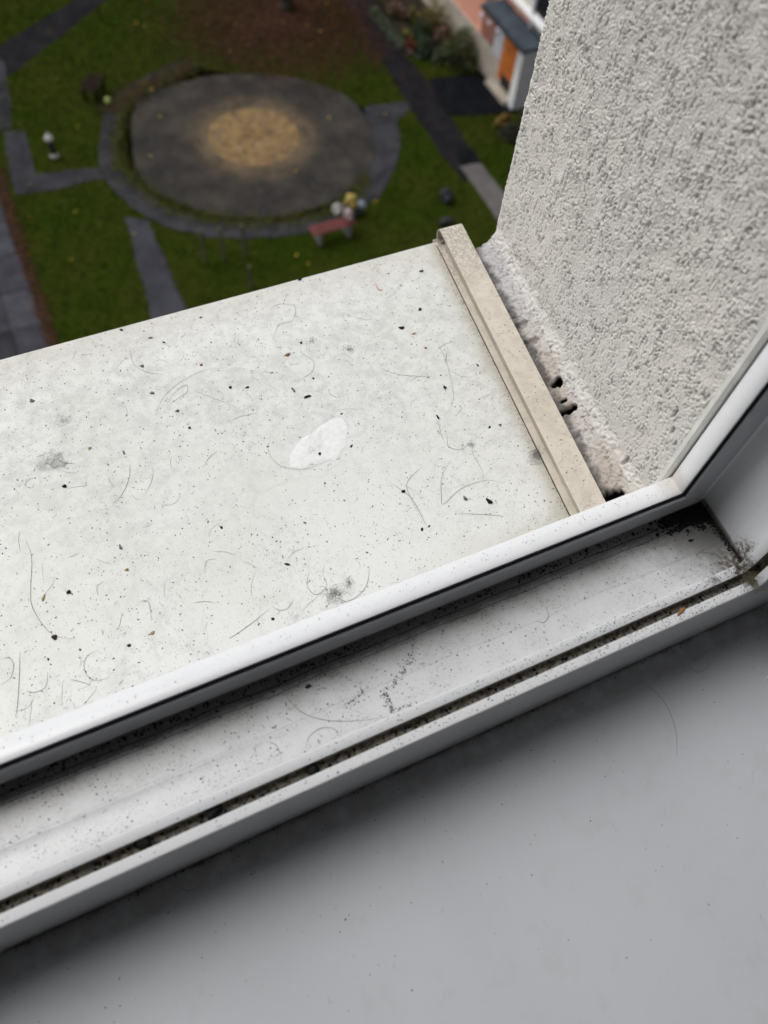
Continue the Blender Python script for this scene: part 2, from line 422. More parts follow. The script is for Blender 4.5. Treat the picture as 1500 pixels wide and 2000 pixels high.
# ---- outer sill: folded white sheet with a beige end cap
sill = empty('outer_window_sill', (-.35, .30, sill_z(.30)))
tag(sill, 'white painted metal sill outside the window, strewn with soot and hairs', 'window sill')
bpy.context.view_layer.update()
def child(o, p):
    o.parent = p; o.matrix_parent_inverse = p.matrix_world.inverted(); return o
YE = 0.4444
rows = [(.1475, 0), (.20, 0), (.26, 0), (.32, 0), (.38, 0), (YE - .0030, 0), (YE - .0014, -.0003), (YE - .0004, -.0012), (YE, -.003), (YE + .001, -.035),
        (YE - .001, -.036), (YE - .0018, -.0045), (YE - .004, -.0022), (.1475, -.0022)]
v = []
NXS = 24
for k in range(NXS + 1):
    t = k / NXS
    for (y_, dz) in rows:
        xr = cap_l(min(y_, YE)) + .0045; xl = -1.03 - .14 * (y_ - .15)
        v.append((xl + (xr - xl) * t, y_, sill_z(y_) + dz))
nr = len(rows); f = []
for k in range(NXS):
    for i in range(nr):
        j = (i + 1) % nr; f.append((k * nr + i, k * nr + j, (k + 1) * nr + j, (k + 1) * nr + i))
f += [tuple(reversed(range(nr))), tuple(NXS * nr + i for i in range(nr))]
me = mesh('sheet', v, f, True); bm = bmesh.new(); bm.from_mesh(me); bmesh.ops.recalc_face_normals(bm, faces=bm.faces[:]); bm.to_mesh(me); bm.free()
o = child(link('sheet', me, M_SILL), sill); md = o.modifiers.new('s', 'EDGE_SPLIT'); md.split_angle = math.radians(40)

def end_cap(mirror, label):
    """a thin beige channel, open towards the sheet, with a curled nose over the front edge"""
    bm = bmesh.new(); TH = .0011; H = .0155
    def X(side, y):                      # side 'l' = open edge, 'r' = web
        xx = (cap_l(y) if side == 'l' else cap_r(y))
        return xx
    def strip(path, xl, xr, th):
        """path of (y,z,ny,nz): a sheet of thickness th following the path, from xl(y) to xr(y)"""
        rings = []
        for (y_, z_, ny, nz_) in path:
            a = xl(y_); b = xr(y_)
            rings.append([bm.verts.new((a, y_, z_)), bm.verts.new((b, y_, z_)),
                          bm.verts.new((b, y_ - ny * th, z_ - nz_ * th)), bm.verts.new((a, y_ - ny * th, z_ - nz_ * th))])
        for r0, r1 in zip(rings, rings[1:]):
            for i in range(4): bm.faces.new((r0[i], r0[(i + 1) % 4], r1[(i + 1) % 4], r1[i]))
        bm.faces.new(rings[0]); bm.faces.new(list(reversed(rings[-1])))
    y0, y1 = .1490, .4370
    top = lambda y_: sill_z(y_) + H
    path = [(y_, top(y_), 0, 1) for y_ in np.linspace(y0, y1, 12)]
    R_ = .0072; cz = top(y1) - R_
    for g in np.linspace(12, 165, 12):
        gr = math.radians(g)
        path.append((y1 + R_ * math.sin(gr), cz + R_ * math.cos(gr), math.sin(gr), math.cos(gr)))
    e = path[-1]
    strip(path, lambda y_: cap_l(y_) - .0002 + .0010 * max(0, (y_ - .16) / .27), lambda y_: cap_r(y_), TH)
    # inner upright leaf, facing the sheet
    strip([(y_, sill_z(y_) + H - TH - .0002, 0, 1) for y_ in np.linspace(y0, y1 - .0035, 12)], lambda y_: cap_l(y_) + .0050, lambda y_: cap_l(y_) + .0062, H - TH - .0008)
    strip([(y_, sill_z(y_) + .0016, 0, 1) for y_ in np.linspace(y0, y1 - .001, 8)], lambda y_: cap_l(y_) - .0001, lambda y_: cap_l(y_) + .0055, .0013)
    # web at the far side
    ys = np.linspace(y0, y1, 6)
    a = [bm.verts.new((cap_r(y_) - .0002, y_, sill_z(y_) - .004)) for y_ in ys]
    b = [bm.verts.new((cap_r(y_) - .0002, y_, sill_z(y_) + H - .0002)) for y_ in ys]
    c_ = [bm.verts.new((cap_r(y_) - .0013, y_, sill_z(y_) + H - .0013)) for y_ in ys]
    d_ = [bm.verts.new((cap_r(y_) - .0013, y_, sill_z(y_) - .004)) for y_ in ys]
    for i in range(5):
        for p, q in ((a, b), (b, c_), (c_, d_), (d_, a)): bm.faces.new((p[i], q[i], q[i + 1], p[i + 1]))
    bm.faces.new((a[0], b[0], c_[0], d_[0])); bm.faces.new((a[-1], d_[-1], c_[-1], b[-1]))
    # front fascia piece under the nose
    zf = sill_z(YE)
    bmv = [bm.verts.new(p) for p in [(cap_l(YE), YE + .0012, zf - .002), (cap_r(YE), YE + .0012, zf - .002), (cap_r(YE), YE + .0012, zf - .036), (cap_l(YE), YE + .0012, zf - .036),
                                      (cap_l(YE), YE + .0030, zf - .001), (cap_r(YE), YE + .0030, zf - .001), (cap_r(YE), YE + .0030, zf - .036), (cap_l(YE), YE + .0030, zf - .036)]]
    for q in ((0, 1, 2, 3), (4, 7, 6, 5), (0, 4, 5, 1), (1, 5, 6, 2), (2, 6, 7, 3), (3, 7, 4, 0)): bm.faces.new([bmv[i] for i in q])
    if mirror:
        cx = (XL + X0) / 2
        for v_ in bm.verts: v_.co.x = 2 * cx - v_.co.x - .012
    bmesh.ops.recalc_face_normals(bm, faces=bm.faces[:])
    me = bpy.data.meshes.new('end_cap'); bm.to_mesh(me); bm.free()
    me.polygons.foreach_set('use_smooth', [True] * len(me.polygons))
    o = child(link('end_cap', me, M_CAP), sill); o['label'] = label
    md = o.modifiers.new('s', 'EDGE_SPLIT'); md.split_angle = math.radians(28)
    return o
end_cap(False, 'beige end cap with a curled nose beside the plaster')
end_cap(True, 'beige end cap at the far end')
ys_ = np.linspace(.149, .438, 40); V_ = []; F_ = []
tube(V_, F_, [Vector((cap_l(y_) - .0001 + random.uniform(-.00012, .00012), y_, sill_z(y_) + .0003)) for y_ in ys_], .00042, 5, False)
o = child(link('joint_line', mesh('joint_line', V_, F_, True), flat('old_sealant', (.05, .042, .035), .9, .4, 300)), sill); o['label'] = 'dark dirty joint between sheet and end cap'

# ---- rough plastered reveal as real relief
def fft_noise(n, m, lo, hi, ax=1.0, ay=1.0, seed=0):
    """band-limited noise; lo, hi are wavelengths in cells; ax, ay stretch it"""
    r = np.random.default_rng(seed); Wn = np.fft.rfft2(r.standard_normal((n, m)))
    fy = np.fft.fftfreq(n)[:, None] * ay; fx = np.fft.rfftfreq(m)[None, :] * ax
    k = np.sqrt(fx * fx + fy * fy) + 1e-9
    band = np.exp(-(k * lo) ** 2 * .5) * (1 - np.exp(-(k * hi) ** 2 * .5))
    h = np.fft.irfft2(Wn * band, s=(n, m)); return h / h.std()
wall = empty('rendered_wall', (rev_x(.28), .28, -.43))
tag(wall, 'outer wall with rough off-white plaster, broken away beside the sill', 'wall')
bpy.context.view_layer.update()
ST = .00062
# columns run along the reveal and round the outer corner onto the facade
cols = []                                       # (x, y, nx, ny)
nrm = Vector((-1, SPL, 0)).normalized()
y_ = RY0 + .0012
RC = .006
Lrev = (YF - RY0 - RC) * math.sqrt(1 + SPL * SPL)
for s_ in np.arange(0, Lrev, ST):
    yv = RY0 + .0012 + s_ / math.sqrt(1 + SPL * SPL)
    cols.append((rev_x(yv), yv, nrm.x, nrm.y))
lx, ly = cols[-1][0], cols[-1][1]
a0 = math.atan2(nrm.y, nrm.x); a1 = math.pi / 2
cx_, cy_ = lx - nrm.x * RC, ly - nrm.y * RC
for g in np.linspace(a0, a1, 14)[1:]:
    cols.append((cx_ + RC * math.cos(g), cy_ + RC * math.sin(g), math.cos(g), math.sin(g)))
lx, ly = cols[-1][0], cols[-1][1]
for s_ in np.arange(ST, .05, ST): cols.append((lx + s_, ly, 0, 1))
cols = np.array(cols); NC = len(cols)
# rows: a fillet from the end cap up to the wall, then straight up
NF = 54
zt = np.arange(.030, .415, ST); NR = NF + len(zt)
Vv = np.zeros((NC, NR, 3)); Nn = np.zeros((NC, NR, 3)); HA = np.zeros((NC, NR))
yc = cols[:, 1]; zs = sill_z(np.minimum(yc, YF))
on_rev = np.arange(NC) < int(Lrev / ST) + 1
gap = np.where(on_rev, rev_x(yc) - cap_r(yc) - .0016, .0)
th = np.linspace(0, math.pi / 2, NF)
for j in range(NR):
    if j < NF:
        k = th[j]; off = gap * (1 - math.sin(k)); dz = .0115 + .0185 * (1 - math.cos(k))
        nx = cols[:, 2] * math.sin(k); ny = cols[:, 3] * math.sin(k); nz_ = np.full(NC, math.cos(k))
        nz_ = np.where(on_rev, nz_, 0)
        dz = np.where(on_rev, dz, -.03 + .06 * j / NF)
    else:
        off = np.zeros(NC); dz = np.full(NC, zt[j - NF]); nx, ny, nz_ = cols[:, 2], cols[:, 3], np.zeros(NC)
    Vv[:, j, 0] = cols[:, 0] + cols[:, 2] * off; Vv[:, j, 1] = cols[:, 1] + np.where(on_rev, 0, cols[:, 3] * 0); Vv[:, j, 2] = zs + dz
    Nn[:, j, 0] = nx; Nn[:, j, 1] = ny; Nn[:, j, 2] = nz_
    HA[:, j] = dz
Nn /= np.linalg.norm(Nn, axis=2, keepdims=True) + 1e-9
def blur(h, sx, sy):
    n, m_ = h.shape; ky = np.fft.fftfreq(n)[:, None]; kx = np.fft.rfftfreq(m_)[None, :]
    return np.fft.irfft2(np.fft.rfft2(h) * np.exp(-2 * math.pi ** 2 * ((ky * sx) ** 2 + (kx * sy) ** 2)), s=(n, m_))
g1 = fft_noise(NC, NR, 2.2, 5.6, seed=1)                           # lumps about 2 to 3 mm
g1b = fft_noise(NC, NR, 1.6, 3.6, seed=21)                         # finer sand
g2 = fft_noise(NC, NR, 3.0, 9, 0.62, 1.0, seed=2)                 # slightly upright clumps
g3 = fft_noise(NC, NR, 5, 16, .42, 1.0, seed=3)                    # float marks
g4 = fft_noise(NC, NR, 30, 120, seed=4)
PR = np.random.default_rng(77)
dens = .017 * np.clip(1 + .7 * g4 + .5 * g2, .15, 3)               # pits come in patches
dots = (PR.random((NC, NR)) < dens * 2.1) * PR.uniform(.25, 1.3, (NC, NR))
dots2 = (PR.random((NC, NR)) < dens * .20) * PR.uniform(.5, 1.2, (NC, NR))
pits = blur(dots, .68, .75) * 2 * math.pi * .68 * .75 + blur(dots2, .75, 2.8) * 2 * math.pi * .75 * 2.8 * .6
pits = np.clip(pits, 0, 1.5)
lump = np.tanh(g1 * .8) * .75 + .30 * g1b + .45 * np.tanh(g2)
rough = lump * .00066 * (.8 + .2 * np.tanh(g4)) - pits * .0019 + g3 * .00013 + g4 * .00025
sm = 1 / (1 + np.exp(-(HA + .0035 * fft_noise(NC, NR, 22, 90, seed=9) - .0255) / .0014))   # 0 in the filler band
tip = np.exp(-((yc - YF) / .035) ** 2)[:, None] * .0
band = fft_noise(NC, NR, 9, 30, seed=5) * .00045 + fft_noise(NC, NR, 3.5, 9, seed=8) * .00010
sm = np.where(on_rev[:, None], sm, 1)
relief = .60 + .40 * np.clip((HA - .04) / .13, 0, 1)
disp = rough * relief * sm + (band * .6 + .0004) * (1 - sm)
pit = np.clip((pits * .62 + .10 * np.clip(-lump * 1.2, 0, 1)) * sm, 0, .85)
# two broken holes in the filler, and the hollow against the frame
hol = np.zeros((NC, NR))
def hole(px, py, w_, h_, dep, seed, h0):
    global disp, pit, hol
    # find the nearest mesh point to the ray
    r = ray(px, py); r = r / np.linalg.norm(r)
    P = Vv.reshape(-1, 3); t = P @ r; d = np.linalg.norm(P - t[:, None] * r, axis=1).reshape(NC, NR)
    i, j = np.unravel_index(np.argmin(d), d.shape); c0 = Vv[i, j]
    q = Vv - c0; a = q[:, :, 1]; b = HA - HA[i, j]
    nn = fft_noise(NC, NR, 7, 18, seed=seed)
    e = np.sqrt((a / w_) ** 2 + (b / h_) ** 2) + nn * .09
    k = 1 / (1 + np.exp((e - 1) / .11)); disp -= k * dep; hol = np.maximum(hol, k) if dep > .004 else hol; pit = np.maximum(pit, k * .7)
hole(1090, 746, .0034, .0016, .010, 31, 0); hole(1116, 799, .0024, .0021, .012, 32, 0); hole(1102, 783, .0013, .0008, .0045, 33, 0)
hole(1190, 978, .0050, .0036, .012, 34, 0); hole(1040, 668, .0030, .0020, .003, 35, 0); hole(1020, 635, .0030, .0018, .003, 36, 0)
hole(1222, 900, .0016, .0040, .0018, 38, 0); hole(1313, 842, .0012, .0030, .0014, 39, 0); hole(1318, 807, .0011, .0040, .0016, 40, 0)
# crack lines running along the filler
crk = fft_noise(NC, NR, 14, 60, 1.0, .35, seed=6)
line = np.exp(-((HA - .0165 - .0030 * crk) / .0007) ** 2) * (HA < .034) * np.clip(.6 + .8 * fft_noise(NC, NR, 12, 50, seed=7), 0, 1) * on_rev[:, None]
disp -= line * .0014; pit = np.maximum(pit, line * .8)
Vv += Nn * disp[:, :, None]
me = quick_mesh('reveal_plaster', Vv.reshape(-1, 3), grid_faces(NC, NR)[:, ::-1])
for nm, arr in (('hole', hol), ('pit', pit), ('height_above_sill', np.where(on_rev[:, None], HA, .3))):
    a = me.attributes.new(nm, 'FLOAT', 'POINT'); a.data.foreach_set('value', arr.astype(np.float32).ravel())
child(link('reveal_plaster', me, M_PLASTER), wall)
# the rest of the masonry round the opening
ZH = ZT + .075; ZB = -T0 - INNER_D
def wbox(nm, lo, hi, mat=M_PLASTER_FAR, lab=None):
    o = child(box(nm, lo, hi, mat), wall)
    if lab: o['label'] = lab
    return o
pts = [(.357, .1500), (rev_x(.153) + .006, .1532), (rev_x(YF - .006) + .006, YF - .006), (.40, YF - .006), (.40, .15)]
child(prism('reveal_masonry', pts, -T0 - .015, ZH, M_PLASTER_FAR), wall)      # above the dense patch, set just behind it
pts = [(rev_x(.153), .1534), (rev_x(YF), YF), (.42, YF), (.42, .1534)]
child(prism('reveal_masonry', pts, -.012 - .04, ZH, M_PLASTER_FAR), wall)
wbox('masonry', (.40, -.16, GZ), (14.0, YF - .002, 6.0))
wbox('masonry', (-14.0, -.16, GZ), (-1.085, YF - .002, 6.0))
wbox('masonry', (-1.085, -.16, GZ), (.40, YF - .002, -.475))
wbox('masonry', (-1.085, -.16, ZH), (.40, YF - .002, 6.0))
wbox('masonry', (.3555, -.16, -.4755), (.3995, .1495, ZH), M_ROOM)
wbox('masonry', (-1.0845, -.16, -.4755), (-1.078, YF - .003, ZH), M_ROOM)

# ---- room side
rs = box('room_window_sill', (-1.078, -.21, ZB - .024), (.3550, .1100, ZB), M_ROOMSILL, None, .003, 3)
rs2 = tag(rs, 'smooth pale grey window board on the room side, dusty along the frame', 'window board')
for nm, lo, hi, mt in (('room_wall', (2.6, -4.2, -1.25), (2.7, -.16, 1.45), M_ROOM), ('room_wall', (-2.9, -4.2, -1.25), (-2.8, -.16, 1.45), M_ROOM),
                       ('room_wall', (-2.8, -4.3, -1.25), (2.6, -4.2, 1.45), M_ROOM),
                       ('room_floor', (-2.9, -4.3, -1.35), (2.7, -.16, -1.25), M_WOOD), ('room_ceiling', (-2.9, -4.3, 1.45), (2.7, -.16, 1.55), M_ROOM)):
    tag(box(nm, lo, hi, mt), kind='structure')
tag(box('room_wall', (-2.8, -.172, -1.25), (2.6, -.1605, -.4805), M_ROOM), kind='structure')

# ==================================================================== FAR: the courtyard
def gp(pts): return [at(px, py)[:2] for px, py in pts]
m = M('lawn_turf', 1, .0)
n1 = m.noise(.55, 5, .6); n2 = m.noise(3.5, 5, .7); n3 = m.noise(22, 4, .7)
c = m.mix(m.ramp(n1, .35, .65), (.024, .042, .004), (.038, .044, .007))
c = m.mix(m.math('MULTIPLY', m.ramp(n2, .4, .7), .6), c, (.016, .027, .003))
c = m.mix(m.math('MULTIPLY', m.ramp(n3, .55, .75), .4), c, (.036, .038, .010))
tree_p = at(556, 18)
dt = m.math('MULTIPLY_ADD', n2, -2.2, m.dist((tree_p[0] - .4, tree_p[1] - .4, GZ)))
lit = m.math('MULTIPLY', m.ramp(dt, 4.3, 1.2), m.ramp(n3, .22, .55))
c = m.mix(m.math('MULTIPLY', lit, .85), c, (.046, .021, .014))
m.bump(n3, .35, .008); M_LAWN = m.col(c)
m = M('asphalt', 1, .04)
n1 = m.noise(1.3, 5, .65); n2 = m.noise(9, 5, .7)
c = m.mix(m.ramp(n1, .35, .65), (.026, .027, .034), (.050, .049, .056)); c = m.mix(m.math('MULTIPLY', m.ramp(n2, .5, .7), .5), c, (.075, .068, .064))
m.bump(n2, .3, .01); M_ASPH = m.col(c)
m = M('black_asphalt', 1, .04); n1 = m.noise(2.2, 5, .65)
M_BLACK = m.col(m.mix(m.ramp(n1, .35, .65), (.005, .006, .008), (.010, .011, .014)))
m = M('old_path_asphalt', 1, .04); n1 = m.noise(1.7, 5, .65)
M_OLD = m.col(m.mix(m.ramp(n1, .35, .65), (.011, .011, .014), (.020, .018, .020)))
sand_c = (at(408, 265) + at(585, 265) + at(495, 217) + at(495, 325)) / 4
m = M('playground_paving', 1, .05)
n1 = m.noise(.9, 5, .65); n2 = m.noise(6, 5, .7)
c = m.mix(m.ramp(n1, .35, .68), (.030, .028, .027), (.058, .051, .044))
c = m.mix(m.math('MULTIPLY', m.ramp(n2, .5, .7), .4), c, (.085, .077, .07))
ds = m.math('MULTIPLY_ADD', m.noise(1.6, 5, .65), -1.2, m.dist(tuple(sand_c)))
c = m.mix(m.math('MULTIPLY', m.ramp(ds, 2.0, .45), m.ramp(m.noise(3.5, 6, .75), .25, .6, .55, 1.0)), c, (.17, .125, .075))
n5 = m.noise(2.4, 6, .7, off=(4, 4, 0), dist=1.5); c = m.mix(m.math('MULTIPLY', m.ramp(n5, .55, .72), .45), c, (.095, .080, .070)); c = m.mix(m.math('MULTIPLY', m.ramp(m.noise(1.1, 4, .6, off=(9, 1, 0)), .52, .70), .5), c, (.022, .022, .024))
m.bump(n2, .3, .01); M_PLAY = m.col(c)
m = M('sand', .95, .1); n1 = m.noise(3, 5, .65); n2 = m.noise(26, 4, .7)
c = m.mix(m.ramp(n1, .35, .65), (.26, .17, .080), (.15, .10, .052)); c = m.mix(m.math('MULTIPLY', m.ramp(m.noise(7, 5, .7), .52, .66), .5), c, (.33, .24, .13)); m.bump(n2, .5, .02); M_SAND = m.col(c)
m = M('concrete_slab', 1, .05); n1 = m.noise(1.9, 5, .65)
M_SLAB = m.col(m.mix(m.ramp(n1, .35, .65), (.038, .038, .048), (.058, .058, .070)))
m = M('worn_concrete', .9, .2); n1 = m.noise(1.9, 5, .65)
M_CONC = m.col(m.mix(m.ramp(n1, .35, .65), (.095, .085, .086), (.125, .115, .115)))

me = mesh('ground', [(-400, -400, GZ - .03), (400, -400, GZ - .03), (400, 400, GZ - .03), (-400, 400, GZ - .03)], [(0, 1, 2, 3)])
tag(link('ground', me, flat('soil', (.045, .035, .022), .95, .3, .5)), kind='structure')
me = mesh('lawn', [(-8, .42, GZ), (16.2, .42, GZ), (16.2, 48, GZ), (-8, 48, GZ)], [(0, 1, 2, 3)])
tag(link('lawn', me, M_LAWN), kind='structure')
def patch(name, pts, z, mat, closed_smooth=0, wob=0.0):
    q = [np.array(p, float) for p in pts]
    if closed_smooth: q = smooth_closed(q, closed_smooth)
    if wob:
        # ragged edges where turf creeps over the paving
        r = []
        for i in range(len(q)):
            a, b = q[i], q[(i + 1) % len(q)]; L = np.linalg.norm(b - a); k = max(1, int(L / .22))
            for s_ in range(k): r.append(a + (b - a) * s_ / k + RNG.normal(0, wob, 2))
        q = r
    bm = bmesh.new(); vs_ = [bm.verts.new((p[0], p[1], GZ + z)) for p in q]; bm.faces.new(vs_)
    bmesh.ops.triangulate(bm, faces=bm.faces[:]); bmesh.ops.recalc_face_normals(bm, faces=bm.faces[:])
    me = bpy.data.meshes.new(name); bm.to_mesh(me); bm.free()
    for p in me.polygons:
        if p.normal.z < 0: p.flip()
    return tag(link(name, me, mat), kind='structure')
def strip_path(name, outer, inner, z, mat, wob=.02):
    return patch(name, gp(outer) + gp(inner)[::-1], z, mat, 0, wob)
patch('path', gp([(-60, 125), (165, -12), (225, -12), (22, 146), (-40, 190)]), .004, M_OLD, 0, .025)
patch('path', gp([(-60, 100), (6, 118), (20, 190), (24, 250), (-60, 262)]), .008, M_ASPH, 0, .02)
patch('path', gp([(6, 256), (48, 256), (69, 340), (187, 328), (206, 334), (214, 350), (193, 350), (95, 374), (30, 380), (18, 330)]), .012, M_ASPH, 0, .02)
outer = [(345, 122), (275, 155), (222, 188), (203, 225), (192, 290), (194, 325), (215, 365), (262, 410), (330, 445), (400, 462), (480, 466), (560, 462), (620, 450), (680, 425), (740, 385), (772, 330), (783, 280), (776, 240), (800, 212), (800, 198), (712, 208)]
inner = [(380, 130), (312, 160), (262, 184), (243, 208), (232, 250), (230, 300), (243, 332), (285, 375), (330, 405), (400, 427), (480, 435), (560, 433), (640, 416), (690, 388), (718, 345), (730, 300), (728, 260), (712, 222)]
strip_path('ring_path', outer, inner, .016, M_ASPH, .022)
patch('playground_circle', gp([(257, 205), (300, 180), (340, 165), (400, 150), (480, 144), (560, 149), (620, 163), (680, 188), (714, 222), (735, 265), (735, 305), (718, 345), (682, 380), (620, 408), (560, 423), (500, 429), (440, 426), (380, 412), (320, 386), (280, 356), (258, 325)]), .020, M_PLAY, 1, .02)
patch('path', gp([(245, 424), (288, 432), (322, 505), (362, 600), (372, 640), (300, 640), (284, 570), (262, 490)]), .012, M_SLAB, 0, .02)
patch('path', gp([(662, -14), (700, 45), (790, 192), (860, 300), (905, 355), (945, 340), (905, 268), (845, 172), (790, 105), (735, -14)]), .024, M_OLD, 0, .03)
patch('path', gp([(897, 325), (938, 319), (1010, 412), (1010, 470), (972, 432), (930, 370)]), .028, M_CONC, 0, .01)
patch('path', gp([(890, 296), (922, 288), (940, 318), (900, 326)]), .032, M_BLACK, 0, .01)
patch('entrance_path', gp([(838, 155), (948, 143), (1005, 215), (1000, 222), (872, 228), (848, 180)]), .028, M_BLACK, 0, .015)
# walkway at the left: countable slabs
PW_R = float(at(97, 668)[0]); walk = empty('walkway', (PW_R - .8, 17, GZ)); tag(walk, kind='structure')
bpy.context.view_layer.update()
ys = [float(at(0, 690)[1]) - 1.0]; yv = ys[0]
k = 0
base = patch('walkway_joint', [(PW_R - 1.75, 12.6), (PW_R + .01, 12.6), (PW_R - .1, 26.2), (PW_R - 1.75, 26.2)], .003, flat('joint_soil', (.025, .024, .022), .95, .2, 5, .05)); child(base, walk); del base['kind']
yv = 13.05
shades = [flat('slab_shade', tuple(v_ * s_ for v_ in (.050, .050, .060)), .95, .25, 2, .05) for s_ in (.72, 1.0, 1.2)]
slab_me = {}
while yv < 25.6:
    dy = 1.46
    for q in range(2):
        xx1 = PW_R - .02 - q * .86 - random.uniform(0, .02) - (.07 if yv > 20 else 0)
        o = child(box('paving_slab', (xx1 - .83, yv + .012, GZ - .02), (xx1, yv + dy - .014, GZ + .020 + random.uniform(0, .008)), random.choice(shades), None, .008, 1), walk)
    yv += dy
# sand pit with a worn kerb of sand
q = []
NS = 48; v = [tuple(sand_c + np.array([0, 0, .05]))]
ax_ = (at(585, 265) - at(408, 265))[:2] / 2; R1 = float(np.linalg.norm(ax_))
for ring in range(1, 9):
    for k in range(NS):
        g = 2 * math.pi * k / NS; rr = R1 * ring / 8 * (1 + random.uniform(-.012, .012))
        v.append((sand_c[0] + rr * math.cos(g), sand_c[1] + rr * math.sin(g), GZ + .030 + (.05 * (1 - ring / 8) if ring < 8 else -.006) + random.uniform(-.030, .030) * (ring < 8)))
f = [(0, 1 + k, 1 + (k + 1) % NS) for k in range(NS)]
for r_ in range(7):
    for k in range(NS):
        a = 1 + r_ * NS + k; b = 1 + r_ * NS + (k + 1) % NS; f.append((a, a + NS, b + NS, b))
tag(link('sand', mesh('sand', v, f, True), M_SAND), kind='structure')

# leaf and grass litter
def scatter(name, n_, fn, size, mats, label=None, up=.3, kind='stuff'):
    V = []; Fq = []; mi = []
    for i in range(n_):
        p = fn()
        if p is None: continue
        s_ = size * random.uniform(.5, 1.3); g = random.uniform(0, 6.28); tl = random.uniform(-up, up); tl2 = random.uniform(-up, up)
        u = Vector((math.cos(g), math.sin(g), tl)) * s_; w_ = Vector((-math.sin(g), math.cos(g), tl2)) * s_ * .6
        c_ = Vector(p); b = len(V)
        V += [c_ - u, c_ + w_, c_ + u, c_ - w_]; Fq.append((b, b + 1, b + 2, b + 3)); mi.append(random.randrange(len(mats)))
    me = mesh(name, V, Fq); o = link(name, me, mats); me.polygons.foreach_set('material_index', mi)
    return tag(o, label, None, None, kind)
L_RED = flat('leaf_russet', (.085, .030, .017), .95, .4, 8, .1); L_BRN = flat('leaf_brown', (.060, .030, .016), .95, .4, 8, .1)
L_YEL = flat('leaf_yellow', (.42, .28, .03), .8, .3, 8); L_PNK = flat('leaf_purple', (.055, .027, .026), .95, .4, 8, .1)
G_A = flat('grass_dark', (.018, .035, .003), .95, .4, 4, .1); G_B = flat('grass_mid', (.036, .060, .006), .95, .4, 4, .1); G_C = flat('grass_olive', (.048, .056, .009), .95, .4, 4, .1)
def under_tree():
    r_ = abs(random.gauss(0, 2.3)); g = random.uniform(0, 6.28)
    return (tree_p[0] - .3 + r_ * math.cos(g) * 1.25, tree_p[1] - .6 + r_ * math.sin(g) * 1.1, GZ + .035)
scatter('fallen_leaves', 9000, under_tree, .055, [L_RED, L_BRN, L_PNK, L_BRN], 'russet fallen leaves under the tree', .5)
def along_walk():
    y__ = random.uniform(13, 25); return (PW_R + random.gauss(.07, .10), y__, GZ + .035)
scatter('leaf_drift', 2000, along_walk, .05, [L_PNK, L_BRN, L_BRN, L_RED], 'drift of brown leaves along the slab walkway', .5)
ccx = at(495, 290)
def rim():
    g = random.uniform(0, 6.28); i_ = random.randrange(len(inner) - 4); P = at(*inner[i_]) + (at(*inner[i_ + 1]) - at(*inner[i_])) * random.random(); Q = P + np.array([random.gauss(0, .10), random.gauss(0, .10), 0])
    return (Q[0], Q[1], GZ + .04)
scatter('rim_litter', 1100, rim, .04, [L_BRN, G_C, G_B, G_C], 'leaves and moss along the rim of the playground circle', .5)
def rpath():
    t = random.random(); P = at(680 + 60 * t + random.gauss(0, 12), 10 + 110 * t + random.gauss(0, 12)); return (P[0], P[1], GZ + .045)
scatter('path_leaves', 700, rpath, .045, [L_PNK, L_BRN], 'purple brown leaves on the dark path', .4)
def lone():
    P = at(random.uniform(20, 760), random.uniform(5, 540)); return (P[0], P[1], GZ + .045)
scatter('stray_leaves', 160, lone, .05, [L_YEL, L_BRN, L_BRN, L_RED], 'single leaves lying about the courtyard', .3)
def insand():
    g = random.uniform(0, 6.28); r_ = R1 * .9 * math.sqrt(random.random()); return (sand_c[0] + r_ * math.cos(g), sand_c[1] + r_ * math.sin(g), GZ + .085)
scatter('sandpit_litter', 60, insand, .035, [L_YEL, L_BRN, flat('pale_litter', (.5, .5, .5))], 'scraps lying in the sand', .3)

# turf: blades as tufts where the lawn shows
from mathutils.geometry import intersect_point_line
def inside(poly, x_, y_):
    c_ = False; n_ = len(poly); j = n_ - 1
    for i in range(n_):
        xi, yi = poly[i]; xj, yj = poly[j]
        if (yi > y_) != (yj > y_) and x_ < (xj - xi) * (y_ - yi) / (yj - yi) + xi: c_ = not c_
        j = i
    return c_
solid = [gp(p) for p in ([(-60, 125), (165, -12), (225, -12), (22, 146), (-40, 190)], [(6, 256), (48, 256), (69, 340), (187, 328), (193, 348), (95, 374), (30, 380), (18, 330)],
         outer + inner[::-1], [(257, 205), (300, 180), (400, 150), (480, 144), (560, 149), (680, 188), (735, 265), (718, 345), (620, 408), (500, 429), (380, 412), (280, 356), (258, 325)], [(245, 424), (288, 432), (372, 640), (300, 640)], [(662, -14), (700, 45), (790, 192), (860, 300), (972, 432), (1010, 412), (938, 319), (905, 268), (845, 172), (790, 105), (735, -14)],
         [(838, 155), (948, 143), (1005, 215), (872, 228)])]
N = 42000; V = np.zeros((N * 3, 3)); cnt = 0; mi = []
lo_, hi_ = np.array([-2.5, 14.0]), np.array([16.0, 34.5])
while cnt < N:
    x_, y__ = RNG.uniform(lo_[0], hi_[0]), RNG.uniform(lo_[1], hi_[1])
    if x_ < PW_R + .02 and y__ < 26: continue
    if any(inside(p, x_, y__) for p in solid): continue
    g = RNG.uniform(0, 6.28); hh = RNG.uniform(.04, .10); wd = .022
    V[cnt * 3] = (x_ - wd * math.cos(g), y__ - wd * math.sin(g), GZ); V[cnt * 3 + 1] = (x_ + wd * math.cos(g), y__ + wd * math.sin(g), GZ)
    V[cnt * 3 + 2] = (x_ + RNG.normal(0, .05), y__ + RNG.normal(0, .05), GZ + hh); cnt += 1
me = quick_mesh('grass', V, np.arange(N * 3).reshape(-1, 3), False); o = link('grass', me, [G_A, G_B, G_C])
